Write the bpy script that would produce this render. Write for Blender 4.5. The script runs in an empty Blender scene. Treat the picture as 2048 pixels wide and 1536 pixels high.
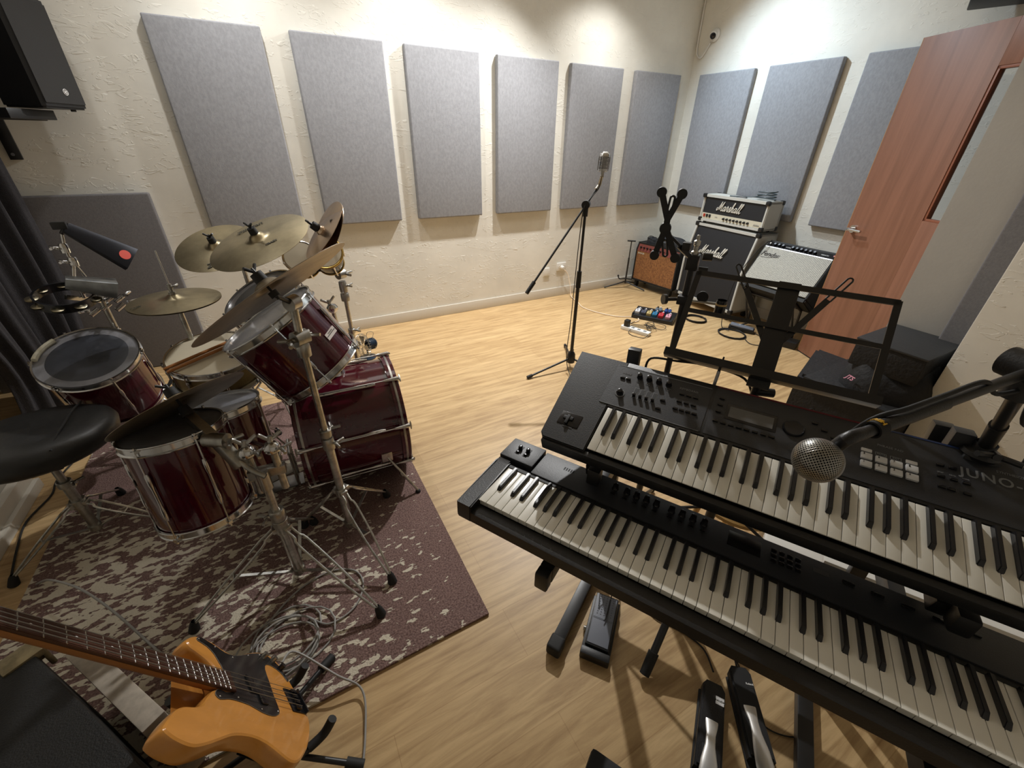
import bpy, bmesh, math, random
from mathutils import Vector as V, Matrix, Euler
random.seed(7)
PI = math.pi
SC = bpy.context.scene
COL = SC.collection

# ---------------------------------------------------------------- camera, world, lights, exposure
def cam_matrix(loc, yaw, pitch, roll):
    fw = V((math.sin(yaw)*math.cos(pitch), math.cos(yaw)*math.cos(pitch), -math.sin(pitch)))
    r = V((math.cos(yaw), -math.sin(yaw), 0)); d = fw.cross(r)
    c, s = math.cos(roll), math.sin(roll)
    R, D = c*r + s*d, -s*r + c*d
    m = Matrix((R, -D, -fw)).transposed().to_4x4(); m.translation = V(loc)
    return m
cd = bpy.data.cameras.new('camera'); cam = bpy.data.objects.new('camera', cd); COL.objects.link(cam)
cd.sensor_width = 36.0; cd.lens = 825.97/2048*36; cd.clip_start = 0.02
cam.matrix_world = cam_matrix((-4.1803, -3.7631, 1.5284), 0.5133, 0.5338, -0.0181)
SC.camera = cam

w = bpy.data.worlds.new('world'); SC.world = w; w.use_nodes = True
w.node_tree.nodes['Background'].inputs[0].default_value = (0.55, 0.55, 0.6, 1)
w.node_tree.nodes['Background'].inputs[1].default_value = 0.014

def spot(loc, to, power, col, size=130, blend=0.6, rad=0.035):
    l = bpy.data.lights.new('spot_light', 'SPOT'); l.energy = power; l.color = col
    l.spot_size = math.radians(size); l.spot_blend = blend; l.shadow_soft_size = rad
    o = bpy.data.objects.new('spot_light', l); COL.objects.link(o); o.location = loc
    o.rotation_euler = (V(to)-V(loc)).to_track_quat('-Z', 'Y').to_euler(); return o
WARM = (1.0, 0.95, 0.86); COOL = (0.70, 0.86, 1.0); NEUT = (0.99, 0.98, 0.96)
LZ = 2.88
LAMPS = [((-4.95, -0.50, LZ), (-4.95, -0.22, 0), 13, NEUT), ((-4.05, -0.50, LZ), (-4.05, -0.22, 0), 75, NEUT),  # first entry is an added lamp, brightens the far left wall
         ((-3.05, -0.50, LZ), (-3.05, -0.25, 0), 80, NEUT), ((-1.95, -0.52, LZ), (-3.15, -2.0, 0), 380, NEUT),
         ((-1.25, -0.50, LZ), (-1.25, -0.25, 0), 80, NEUT), ((-1.00, -0.62, LZ), (-0.05, -1.35, 1.2), 150, COOL)]
for k, a in enumerate(LAMPS): spot(*a, size=(150 if k == 3 else 112), blend=1.0)
al = bpy.data.lights.new('fill_light', 'AREA'); al.shape = 'RECTANGLE'; al.size = 4.6; al.size_y = 0.5; al.energy = 13; al.color = (1, .97, .92)  # added soft fill under the ceiling, evens out walls and floor; no fixture
ao = bpy.data.objects.new('fill_light', al); COL.objects.link(ao); ao.location = (-2.6, -1.1, 2.98)

vs = SC.view_settings; vs.view_transform = 'Standard'; vs.look = 'None'; vs.gamma = 1.0; vs.exposure = -0.15; vs.use_curve_mapping = False
SC.display_settings.display_device = 'sRGB'

# ---------------------------------------------------------------- materials
MT = {}
def srgb(r, g, b):
    f = lambda c: (c/255/12.92) if c/255 <= .04045 else ((c/255+.055)/1.055)**2.4
    return (f(r), f(g), f(b))
def mat(name, col, rough=.5, metal=0., var=None, bump=None, coat=0., spec=None, col2=None, stretch=None, trans=0., emit=None, alpha=None):
    """var=(scale, amount): mottles the colour; bump=(scale, strength); col2 blends by the same noise"""
    m = bpy.data.materials.new(name); m.use_nodes = True; nt = m.node_tree; N = nt.nodes; L = nt.links
    b = N['Principled BSDF']; c = col if len(col) == 4 else (*col, 1)
    b.inputs['Base Color'].default_value = c; b.inputs['Roughness'].default_value = rough; b.inputs['Metallic'].default_value = metal
    if coat: b.inputs['Coat Weight'].default_value = coat; b.inputs['Coat Roughness'].default_value = .04
    if spec is not None: b.inputs['Specular IOR Level'].default_value = spec
    if trans: b.inputs['Transmission Weight'].default_value = trans
    if alpha is not None: b.inputs['Alpha'].default_value = alpha
    if emit: b.inputs['Emission Color'].default_value = (*emit[0], 1); b.inputs['Emission Strength'].default_value = emit[1]
    tc = N.new('ShaderNodeTexCoord'); vec = tc.outputs['Object']
    if stretch:
        mp = N.new('ShaderNodeMapping'); mp.inputs['Scale'].default_value = stretch; L.new(vec, mp.inputs['Vector']); vec = mp.outputs[0]
    if var:
        n = N.new('ShaderNodeTexNoise'); n.inputs['Scale'].default_value = var[0]; n.inputs['Detail'].default_value = 5; n.inputs['Roughness'].default_value = .6
        L.new(vec, n.inputs['Vector'])
        rp = N.new('ShaderNodeValToRGB'); rp.color_ramp.elements[0].position = .35; rp.color_ramp.elements[1].position = .65
        d = col2 if col2 else tuple(max(0, x*(1-var[1])) for x in c[:3])
        e = c[:3] if col2 else tuple(min(1, x*(1+var[1])) for x in c[:3])
        rp.color_ramp.elements[0].color = (*d, 1); rp.color_ramp.elements[1].color = (*e, 1)
        L.new(n.outputs['Fac'], rp.inputs[0]); L.new(rp.outputs[0], b.inputs['Base Color'])
    if bump:
        n2 = N.new('ShaderNodeTexNoise'); n2.inputs['Scale'].default_value = bump[0]; n2.inputs['Detail'].default_value = 4
        L.new(vec, n2.inputs['Vector']); bp = N.new('ShaderNodeBump'); bp.inputs['Strength'].default_value = bump[1]; bp.inputs['Distance'].default_value = .01
        L.new(n2.outputs['Fac'], bp.inputs['Height']); L.new(bp.outputs[0], b.inputs['Normal'])
    MT[name] = m; return m

def plaster(name, col):
    m = mat(name, col, .85, var=(3, .05)); nt = m.node_tree; N = nt.nodes; L = nt.links; b = N['Principled BSDF']
    tc = N['Texture Coordinate']
    n = N.new('ShaderNodeTexNoise'); n.inputs['Scale'].default_value = 2.2; n.inputs['Detail'].default_value = 3; n.inputs['Distortion'].default_value = 1.6
    mx = N.new('ShaderNodeMapping'); mx.inputs['Rotation'].default_value = (.3, .6, .5); mx.inputs['Scale'].default_value = (1.1, 1.1, 2.4)
    L.new(tc.outputs['Object'], mx.inputs[0]); L.new(mx.outputs[0], n.inputs['Vector'])
    v = N.new('ShaderNodeTexNoise'); v.inputs['Scale'].default_value = 9; v.inputs['Detail'].default_value = 2; v.inputs['Distortion'].default_value = 2.5
    L.new(mx.outputs[0], v.inputs['Vector'])
    r1 = N.new('ShaderNodeMapRange'); r1.inputs[1].default_value = .56; r1.inputs[2].default_value = .60
    L.new(v.outputs['Fac'], r1.inputs[0])
    r2 = N.new('ShaderNodeMapRange'); r2.inputs[1].default_value = .48; r2.inputs[2].default_value = .53
    L.new(n.outputs['Fac'], r2.inputs[0])
    a = N.new('ShaderNodeMath'); a.operation = 'MULTIPLY'; L.new(r1.outputs[0], a.inputs[0]); L.new(r2.outputs[0], a.inputs[1])
    s = N.new('ShaderNodeMath'); s.operation = 'MULTIPLY_ADD'; s.inputs[1].default_value = .5; L.new(n.outputs['Fac'], s.inputs[0]); L.new(a.outputs[0], s.inputs[2])
    bp = N.new('ShaderNodeBump'); bp.inputs['Strength'].default_value = .32; bp.inputs['Distance'].default_value = .005
    L.new(s.outputs[0], bp.inputs['Height']); L.new(bp.outputs[0], b.inputs['Normal']); return m

def wood_floor(name):
    m = mat(name, (.5, .4, .3), .42); nt = m.node_tree; N = nt.nodes; L = nt.links; b = N['Principled BSDF']
    b.inputs['Specular IOR Level'].default_value = .45
    tc = N['Texture Coordinate']
    br = N.new('ShaderNodeTexBrick'); br.inputs['Scale'].default_value = 1; br.inputs['Mortar Size'].default_value = .0012
    br.inputs['Brick Width'].default_value = 1.25; br.inputs['Row Height'].default_value = .185; br.offset = .37
    br.inputs['Color1'].default_value = (*srgb(204, 175, 131), 1); br.inputs['Color2'].default_value = (*srgb(196, 166, 122), 1); br.inputs['Mortar'].default_value = (*srgb(184, 153, 110), 1)
    L.new(tc.outputs['Object'], br.inputs['Vector'])
    mp = N.new('ShaderNodeMapping'); mp.inputs['Scale'].default_value = (1.3, 14, 1); L.new(tc.outputs['Object'], mp.inputs[0])
    n = N.new('ShaderNodeTexNoise'); n.inputs['Scale'].default_value = 2.4; n.inputs['Detail'].default_value = 8; n.inputs['Roughness'].default_value = .65; n.inputs['Distortion'].default_value = .6
    L.new(mp.outputs[0], n.inputs['Vector'])
    rp = N.new('ShaderNodeValToRGB'); rp.color_ramp.elements[0].position = .3; rp.color_ramp.elements[0].color = (.62, .55, .47, 1)
    rp.color_ramp.elements[1].position = .62; rp.color_ramp.elements[1].color = (1.04, 1.03, 1.0, 1)
    L.new(n.outputs['Fac'], rp.inputs[0])
    mu = N.new('ShaderNodeMix'); mu.data_type = 'RGBA'; mu.blend_type = 'MULTIPLY'; mu.inputs[0].default_value = 1
    L.new(br.outputs['Color'], mu.inputs[6]); L.new(rp.outputs[0], mu.inputs[7])
    L.new(mu.outputs[2], b.inputs['Base Color'])
    bp = N.new('ShaderNodeBump'); bp.inputs['Strength'].default_value = .15; bp.inputs['Distance'].default_value = .002; L.new(n.outputs['Fac'], bp.inputs['Height']); L.new(bp.outputs[0], b.inputs['Normal'])
    return m

def wood_grain(name, c1, c2, rough=.4, axis=2, sc=1.6):
    m = mat(name, c1, rough); nt = m.node_tree; N = nt.nodes; L = nt.links; b = N['Principled BSDF']
    s = [11, 11, 11]; s[axis] = .5
    mp = N.new('ShaderNodeMapping'); mp.inputs['Scale'].default_value = s; L.new(N['Texture Coordinate'].outputs['Object'], mp.inputs[0])
    n = N.new('ShaderNodeTexNoise'); n.inputs['Scale'].default_value = sc; n.inputs['Detail'].default_value = 7; n.inputs['Roughness'].default_value = .6; n.inputs['Distortion'].default_value = .8
    L.new(mp.outputs[0], n.inputs['Vector'])
    rp = N.new('ShaderNodeValToRGB'); rp.color_ramp.elements[0].position = .3; rp.color_ramp.elements[0].color = (*c2, 1); rp.color_ramp.elements[1].position = .7; rp.color_ramp.elements[1].color = (*c1, 1)
    L.new(n.outputs['Fac'], rp.inputs[0]); L.new(rp.outputs[0], b.inputs['Base Color']); return m

def rug_mat(name):
    m = mat(name, (.2, .15, .14), .95, spec=.1); nt = m.node_tree; N = nt.nodes; L = nt.links; b = N['Principled BSDF']
    tc = N['Texture Coordinate']
    mp = N.new('ShaderNodeMapping'); mp.inputs['Scale'].default_value = (1, 2.1, 1); mp.inputs['Rotation'].default_value = (0, 0, .12); L.new(tc.outputs['Object'], mp.inputs[0])
    n = N.new('ShaderNodeTexNoise'); n.inputs['Scale'].default_value = 23; n.inputs['Detail'].default_value = 2.5; n.inputs['Roughness'].default_value = .55; L.new(mp.outputs[0], n.inputs['Vector'])
    g = N.new('ShaderNodeTexNoise'); g.inputs['Scale'].default_value = 1.5; g.inputs['Detail'].default_value = 1; L.new(tc.outputs['Object'], g.inputs['Vector'])
    sx = N.new('ShaderNodeSeparateXYZ'); L.new(tc.outputs['Object'], sx.inputs[0])
    # the woven blotches are dense in the field and thin out towards the long plain border (x = -3.8) and the back
    mx = N.new('ShaderNodeMapRange'); mx.inputs[1].default_value = .05; mx.inputs[2].default_value = .70; mx.inputs[3].default_value = 0.0; mx.inputs[4].default_value = .155; L.new(sx.outputs[0], mx.inputs[0])
    my = N.new('ShaderNodeMapRange'); my.inputs[1].default_value = .30; my.inputs[2].default_value = .50; my.inputs[3].default_value = 0.0; my.inputs[4].default_value = .2; L.new(sx.outputs[1], my.inputs[0])
    gm = N.new('ShaderNodeMapRange'); gm.inputs[1].default_value = .3; gm.inputs[2].default_value = .7; gm.inputs[3].default_value = -.05; gm.inputs[4].default_value = .07; L.new(g.outputs['Fac'], gm.inputs[0])
    a1 = N.new('ShaderNodeMath'); a1.operation = 'ADD'; L.new(mx.outputs[0], a1.inputs[0]); L.new(my.outputs[0], a1.inputs[1])
    a2 = N.new('ShaderNodeMath'); a2.operation = 'ADD'; L.new(a1.outputs[0], a2.inputs[0]); L.new(gm.outputs[0], a2.inputs[1])
    s = N.new('ShaderNodeMath'); s.operation = 'SUBTRACT'; L.new(n.outputs['Fac'], s.inputs[0]); L.new(a2.outputs[0], s.inputs[1])
    t = N.new('ShaderNodeMapRange'); t.inputs[1].default_value = .485; t.inputs[2].default_value = .505; L.new(s.outputs[0], t.inputs[0])
    f = N.new('ShaderNodeTexNoise'); f.inputs['Scale'].default_value = 160; f.inputs['Detail'].default_value = 2; L.new(tc.outputs['Object'], f.inputs['Vector'])
    r = N.new('ShaderNodeValToRGB'); r.color_ramp.elements[0].position = .3; r.color_ramp.elements[0].color = (*srgb(92, 72, 68), 1); r.color_ramp.elements[1].position = .7; r.color_ramp.elements[1].color = (*srgb(142, 117, 111), 1)
    L.new(f.outputs['Fac'], r.inputs[0])
    mc = N.new('ShaderNodeMix'); mc.data_type = 'RGBA'; L.new(t.outputs[0], mc.inputs[0]); L.new(r.outputs[0], mc.inputs[6]); mc.inputs[7].default_value = (*srgb(205, 196, 178), 1)
    L.new(mc.outputs[2], b.inputs['Base Color'])
    bp = N.new('ShaderNodeBump'); bp.inputs['Strength'].default_value = .7; bp.inputs['Distance'].default_value = .004
    ad = N.new('ShaderNodeMath'); ad.operation = 'MULTIPLY_ADD'; ad.inputs[1].default_value = .8; L.new(t.outputs[0], ad.inputs[0]); L.new(f.outputs['Fac'], ad.inputs[2])
    L.new(ad.outputs[0], bp.inputs['Height']); L.new(bp.outputs[0], b.inputs['Normal']); return m

def stripes(name, c1, c2, scale, axis='Z', rough=.8, noise=0.):
    m = mat(name, c1, rough); nt = m.node_tree; N = nt.nodes; L = nt.links; b = N['Principled BSDF']
    wv = N.new('ShaderNodeTexWave'); wv.bands_direction = axis; wv.inputs['Scale'].default_value = scale; wv.inputs['Distortion'].default_value = noise
    L.new(N['Texture Coordinate'].outputs['Object'], wv.inputs['Vector'])
    rp = N.new('ShaderNodeValToRGB'); rp.color_ramp.elements[0].color = (*c2, 1); rp.color_ramp.elements[1].color = (*c1, 1)
    L.new(wv.outputs['Fac'], rp.inputs[0]); L.new(rp.outputs[0], b.inputs['Base Color']); return m

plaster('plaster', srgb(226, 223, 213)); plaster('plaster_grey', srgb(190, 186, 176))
mat('ceiling_paint', srgb(225, 222, 212), .9); mat('smooth_paint', srgb(160, 156, 149), .8, var=(2, .03), bump=(60, .05))
mat('skirting', srgb(212, 206, 194), .6)
wood_floor('oak_floor'); rug_mat('rug_pile')
mat('felt', srgb(150, 151, 155), .95, var=(70, .09), bump=(260, .12), spec=.1, stretch=(1, 1, .6))
mat('felt_dark', srgb(112, 110, 111), .95, var=(90, .08), bump=(260, .15), spec=.1)
wood_grain('door_wood', srgb(146, 100, 78), srgb(120, 80, 60), .45, 2); wood_grain('door_edge', srgb(176, 130, 84), srgb(140, 98, 58), .6, 2)
mat('black_plastic', (.010, .010, .011), .42, bump=(300, .08)); mat('black_matte', (.012, .012, .013), .75); mat('black_gloss', (.01, .01, .012), .18)
mat('panel_grey', (.022, .0235, .028), .45, bump=(400, .1)); mat('navy_black', (.010, .012, .022), .42)
mat('key_white', srgb(230, 227, 216), .3); mat('key_black', (.012, .012, .014), .28)
mat('chrome', (.62, .62, .62), .16, 1.); mat('chrome_dull', (.42, .41, .38), .34, 1., var=(30, .2)); mat('chrome_worn', (.5, .49, .45), .30, 1., var=(40, .25))
mat('steel', (.35, .35, .36), .4, 1.)
mat('white_print', srgb(225, 225, 225), .5); mat('grey_print', srgb(120, 122, 124), .5); mat('white_plastic', srgb(226, 224, 218), .45)
mat('black_metal', (.014, .014, .015), .38); mat('rubber', (.012, .012, .012), .7)

# ---------------------------------------------------------------- mesh helpers
def basis(d, up=V((0, 0, 1))):
    d = V(d).normalized()
    if abs(d.dot(up)) > .97: up = V((1, 0, 0))
    x = up.cross(d).normalized(); y = d.cross(x)
    return Matrix((x, y, d)).transposed()
def TM(loc, rot=None):
    m = (rot.to_4x4() if rot is not None else Matrix.Identity(4)); m.translation = V(loc); return m
def RZ(a): return Matrix.Rotation(a, 3, 'Z')
class MB:
    def __init__(s): s.b = bmesh.new()
    def box(s, c, size, rot=None, bev=0, seg=2):
        r = bmesh.ops.create_cube(s.b, size=1); vs_ = r['verts']
        for v in vs_: v.co = V((v.co.x*size[0], v.co.y*size[1], v.co.z*size[2]))
        if bev:
            es = list({e for v in vs_ for e in v.link_edges})
            r = bmesh.ops.bevel(s.b, geom=es, offset=bev, segments=seg, affect='EDGES', profile=.6)
            vs_ = list({v for f in r['faces'] for v in f.verts} | {v for v in vs_ if v.is_valid})
            vs_ = [v for v in vs_ if v.is_valid]
        for v in vs_:
            p = v.co if rot is None else rot @ v.co
            v.co = p + V(c)
        return s
    def bx(s, x0, x1, y0, y1, z0, z1, bev=0): return s.box(((x0+x1)/2, (y0+y1)/2, (z0+z1)/2), (abs(x1-x0), abs(y1-y0), abs(z1-z0)), None, bev)
    def ring(s, c, B, r, n, ry=None):
        return [s.b.verts.new(V(c) + B @ V((math.cos(2*PI*i/n)*r, math.sin(2*PI*i/n)*(ry or r), 0))) for i in range(n)]
    def loft(s, rings, cap=True, close=False):
        n = len(rings[0])
        pairs = list(zip(rings, rings[1:])) + ([(rings[-1], rings[0])] if close else [])
        for a, b in pairs:
            for i in range(n):
                j = (i+1) % n; s.b.faces.new((a[i], a[j], b[j], b[i]))
        if cap and not close:
            s.b.faces.new(rings[0][::-1]); s.b.faces.new(rings[-1])
        return s
    def cyl(s, p0, p1, r0, r1=None, n=16):
        r1 = r0 if r1 is None else r1; B = basis(V(p1)-V(p0)); return s.loft([s.ring(p0, B, r0, n), s.ring(p1, B, r1, n)])
    def lathe(s, o, axis, prof, n=32, cap=False, up=V((0, 0, 1))):
        """prof: (radius, height along axis)"""
        B = basis(axis, up); a = V(axis).normalized(); o = V(o)
        return s.loft([s.ring(o+a*h, B, max(r, 1e-5), n) for r, h in prof], cap)
    def tube(s, pts, r, n=8, smooth=0, closed=False, rr=None):
        P = [V(p) for p in pts]
        if smooth:
            Q = []; m = len(P); rng = range(m) if closed else range(m-1)
            for i in rng:
                if closed: a, b, c, d = P[(i-1) % m], P[i], P[(i+1) % m], P[(i+2) % m]
                else: a, b, c, d = P[max(i-1, 0)], P[i], P[i+1], P[min(i+2, m-1)]
                for k in range(smooth):
                    t = k/smooth; Q.append(.5*((2*b)+(c-a)*t+(2*a-5*b+4*c-d)*t*t+(3*b-a-3*c+d)*t**3))
            if not closed: Q.append(P[-1])
            P = Q
        rings = []; up = None
        for i, p in enumerate(P):
            if closed: d = P[(i+1) % len(P)]-P[i-1]
            else: d = P[min(i+1, len(P)-1)]-P[max(i-1, 0)]
            if d.length < 1e-9: d = V((0, 0, 1))
            d.normalize()
            if up is None: up = basis(d) @ V((1, 0, 0))
            up = (up - d*up.dot(d))
            if up.length < 1e-6: up = basis(d) @ V((1, 0, 0))
            up.normalize(); y = d.cross(up); B = Matrix((up, y, d)).transposed()
            rings.append(s.ring(p, B, rr[i] if rr else r, n))
        return s.loft(rings, not closed, closed)
    def prism(s, poly, z0, z1, M=None, bev=0):
        """poly: (x, y) outline, extruded z0..z1 in the frame M"""
        M = M or Matrix.Identity(4)
        a = [s.b.verts.new(M @ V((x, y, z0))) for x, y in poly]; b = [s.b.verts.new(M @ V((x, y, z1))) for x, y in poly]
        n = len(poly)
        f0 = s.b.faces.new(a[::-1]); f1 = s.b.faces.new(b)
        for i in range(n): j = (i+1) % n; s.b.faces.new((a[i], a[j], b[j], b[i]))
        if bev: bmesh.ops.bevel(s.b, geom=list(f0.edges)+list(f1.edges), offset=bev, segments=2, affect='EDGES')
        return s
    def bar(s, p0, p1, w, h, up=V((0, 0, 1)), bev=0):
        d = V(p1)-V(p0); B = basis(d, up); return s.box((V(p0)+V(p1))/2, (w, h, d.length), B, bev)
    def sph(s, c, r, n=16, sc=(1, 1, 1), rot=None):
        q = bmesh.ops.create_uvsphere(s.b, u_segments=n, v_segments=max(6, n//2), radius=r)
        for v in q['verts']:
            p = V((v.co.x*sc[0], v.co.y*sc[1], v.co.z*sc[2])); v.co = (rot @ p if rot is not None else p) + V(c)
        return s
    def torus(s, c, axis, R, r, n=40, m=8):
        B = basis(axis); a = V(axis).normalized(); rings = []
        for i in range(n):
            t = 2*PI*i/n; d = B @ V((math.cos(t), math.sin(t), 0)); cc = V(c)+d*R
            rings.append([s.b.verts.new(cc + d*math.cos(2*PI*j/m)*r + a*math.sin(2*PI*j/m)*r) for j in range(m)])
        return s.loft(rings, False, True)

WM = {}
def smooth(me, ang=38):
    for p in me.polygons: p.use_smooth = True
    me.set_sharp_from_angle(angle=math.radians(ang))
def obj(name, mb, m, parent=None, world=True, ang=38, kind=None, label=None):
    bmesh.ops.recalc_face_normals(mb.b, faces=mb.b.faces)
    me = bpy.data.meshes.new(name); mb.b.to_mesh(me); mb.b.free()
    smooth(me, ang)
    for x in (m if isinstance(m, (list, tuple)) else [m]): me.materials.append(MT[x])
    o = bpy.data.objects.new(name, me); COL.objects.link(o)
    M = Matrix.Identity(4)
    if parent is not None:
        o.parent = parent; M = WM[parent.name]
        if world: me.transform(M.inverted())
    WM[o.name] = M
    if kind: o['kind'] = kind
    if label: o['label'] = label
    return o
def thing(name, label, cat, loc=(0, 0, 0), rot=None, group=None, M=None):
    o = bpy.data.objects.new(name, None); COL.objects.link(o); o.empty_display_size = .05
    o.matrix_world = M if M is not None else TM(loc, rot); WM[o.name] = o.matrix_world.copy()
    o['label'] = label; o['category'] = cat
    if group: o['group'] = group
    return o
def single(name, mb, m, label, cat, loc=(0, 0, 0), group=None, ang=38, kind=None):
    """a thing that is one mesh; geometry given in world coordinates, origin moved to loc"""
    o = obj(name, mb, m, ang=ang); o.data.transform(Matrix.Translation(-V(loc))); o.location = loc
    WM[o.name] = TM(loc); o['label'] = label; o['category'] = cat
    if group: o['group'] = group
    if kind: o['kind'] = kind
    return o
def struct(name, mb, m): return obj(name, mb, m, kind='structure')
def text(name, s, size, M, m, parent, ext=.0004, shear=0., bold=0., spacing=1., world=True):
    cu = bpy.data.curves.new(name, 'FONT'); cu.body = s; cu.size = size; cu.extrude = ext; cu.shear = shear; cu.offset = bold; cu.space_character = spacing
    cu.align_x = 'CENTER'; cu.align_y = 'CENTER'; cu.resolution_u = 3
    t = bpy.data.objects.new('tmp', cu); COL.objects.link(t)
    me = bpy.data.meshes.new_from_object(t.evaluated_get(bpy.context.evaluated_depsgraph_get()))
    bpy.data.objects.remove(t); me.name = name; me.materials.clear(); me.materials.append(MT[m])
    me.transform((WM[parent.name].inverted() @ M) if world else M)
    o = bpy.data.objects.new(name, me); COL.objects.link(o); o.parent = parent; WM[o.name] = WM[parent.name]
    return o
def face_M(c, right, up):
    """frame whose x is right, y is up, z points out of the face"""
    x = V(right).normalized(); y = V(up); y = (y - x*y.dot(x)).normalized(); z = x.cross(y)
    m = Matrix((x, y, z)).transposed().to_4x4(); m.translation = V(c); return m
def copy_tree(o, M, label=None, group=None):
    c = o.copy(); COL.objects.link(c); c.matrix_world = M; WM[c.name] = M.copy()
    if label: c['label'] = label
    if group: c['group'] = group
    def rec(src, dst):
        for ch in list(src.children):
            k = ch.copy(); COL.objects.link(k); k.parent = dst; WM[k.name] = M.copy(); rec(ch, k)
    rec(o, c); return c

# ---------------------------------------------------------------- the room
H = 3.0
struct('floor', MB().bx(-7.2, .1, -5.0, .1, -.06, 0), 'oak_floor')
struct('ceiling', MB().bx(-7.2, .1, -5.0, .1, H, H+.06), 'ceiling_paint')
struct('wall_back', MB().bx(-7.2, .1, 0, .1, 0, H), 'plaster')
struct('wall_right', MB().bx(0, .1, -5.0, 0, 0, H), 'plaster')
struct('wall_front', MB().bx(-7.2, .1, -5.1, -5.0, 0, H), 'plaster_grey')
struct('wall_far_left', MB().bx(-7.3, -7.2, -5.0, .1, 0, H), 'plaster_grey')
struct('wall_left', MB().bx(-5.66, -5.54, -5.0, -1.28, 0, H, .004), 'plaster_grey')
struct('wall_partition', MB().bx(-.98, -.86, -5.0, -2.80, 0, H, .003), 'smooth_paint')
struct('wall_near_right', MB().bx(-1.30, -.982, -5.0, -3.205, 0, H, .006), 'plaster')
struct('baseboard_back', MB().bx(-7.2, 0, -.012, 0, 0, .098, .003), 'skirting')
struct('baseboard_right', MB().bx(-.012, 0, -5.0, -.012, 0, .098, .003), 'skirting')
mb = MB().bx(-5.54, -5.50, -4.9, -1.30, 0, .11, .004); mb.bx(-5.50, -5.478, -4.9, -1.30, 0, .05, .003)
struct('baseboard_left', mb, 'skirting')
struct('trim_1', MB().bx(-.98, .0, -2.96, -2.80, 0, .006, .001), 'steel')

# acoustic panels
def apanel(c, wdt, hgt, t, nrm, label, m='felt'):
    ax = {'y': (wdt, t, hgt), 'x': (t, wdt, hgt)}[nrm]
    o = single('acoustic_panel', MB().box(c, ax, None, .011, 3), m, label, 'acoustic panel', (c[0], c[1], c[2]-hgt/2), 'grey felt acoustic panels on the walls'); return o
names = ['leftmost tall grey acoustic panel on the back wall, above the drum kit', 'second tall grey panel from the left on the back wall, behind the crash cymbals',
         'third tall grey panel from the left on the back wall, right of the drums', 'fourth tall grey panel from the left on the back wall, left of the microphone',
         'grey wall panel directly behind the chrome microphone', 'grey panel on the back wall nearest the room corner']
for x, n in zip((-4.5465, -3.784, -3.0335, -2.275, -1.5421, -.7815), names):
    apanel((x+.3, -.026, 2.1182-.5978), .6, 1.1956, .048, 'y', n)
for y, n in zip((-.1604, -.9015, -1.6648), ['grey panel on the right wall nearest the corner, behind the amplifier head', 'bright grey panel in the middle of the right wall above the combo amplifier', 'grey panel on the right wall partly hidden by the open wooden door']):
    apanel((-.026, y-.3, 2.1182-.5978), .6, 1.1956, .048, 'x', n)
apanel((-5.425, -.026, .5978), 1.2, 1.1956, .048, 'y', 'wide dark grey panel standing on the floor at the far left behind the floor tom', 'felt_dark')
apanel((-1.008, -3.13, .28+.6), .14, 1.2, .05, 'x', 'grey panel on the partition wall at the far right beyond the keyboards', 'felt_dark')

# door leaf, open
d0 = V((-.447, -2.143, 0)); dd = V((-.137, -.298, 0)).normalized(); dn = V((-dd.y, dd.x, 0))
if dn.x > 0: dn = -dn
Dr = Matrix((dd, dn, V((0, 0, 1)))).transposed()
def dp(s, t, z): return d0 + dd*s - dn*t + V((0, 0, z))
door = bpy.data.objects.new('door_1', None); COL.objects.link(door); door.matrix_world = TM(d0); WM[door.name] = TM(d0); door['kind'] = 'structure'
mb = MB(); T = .045; Wd = .86; Hd = 2.10
def dbox(mb, s0, s1, z0, z1, t0=0, t1=T, bev=.0015): return mb.box(dp((s0+s1)/2, (t0+t1)/2, (z0+z1)/2), (s1-s0, t1-t0, z1-z0), Dr, bev)
gx0, gx1, gz0, gz1 = .53, .76, 1.14, 1.90
dbox(mb, .006, gx0, .01, Hd); dbox(mb, gx1, Wd, .01, Hd); dbox(mb, gx0, gx1, gz1, Hd); dbox(mb, gx0, gx1, .01, gz0)
obj('leaf', mb, 'door_wood', door)
mb = MB(); dbox(mb, 0, .006, .01, Hd); obj('edge_strip', mb, 'door_edge', door)
mat('bead_wood', srgb(140, 84, 60), .45)
mb = MB()
for a in ((gx0, gx0+.014, gz0, gz1), (gx1-.014, gx1, gz0, gz1), (gx0, gx1, gz0, gz0+.014), (gx0, gx1, gz1-.014, gz1)): dbox(mb, *a, .004, T-.004)
obj('glazing_bead', mb, 'bead_wood', door)
mat('glass', (.95, .97, .96), .02, trans=1.)
mb = MB(); dbox(mb, gx0+.01, gx1-.01, gz0+.01, gz1-.01, .019, .025, 0); obj('glass_pane', mb, 'glass', door)
mb = MB(); hc = dp(.065, 0, 1.01); mb.cyl(hc, hc+dn*.012, .026, n=24); mb.cyl(hc+dn*.01, hc+dn*.05, .011)
mb.tube([hc+dn*.05, hc+dn*.053+dd*.02, hc+dn*.05+dd*.06, hc+dn*.046+dd*.115], .009, 10, 4)
obj('door_handle', mb, 'chrome', door)
mb = MB(); dbox(mb, .0, .5, .0, .009, .002, .04); obj('bottom_seal', mb, 'rubber', door)

# rug
struct_rug = MB().box((-4.567, -1.99, .006), (1.525, 1.93, .012), None, .004)
single('rug', struct_rug, 'rug_pile', 'brown rug with cream blotches under the drum kit', 'rug', (-4.567, -1.99, 0))

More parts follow.
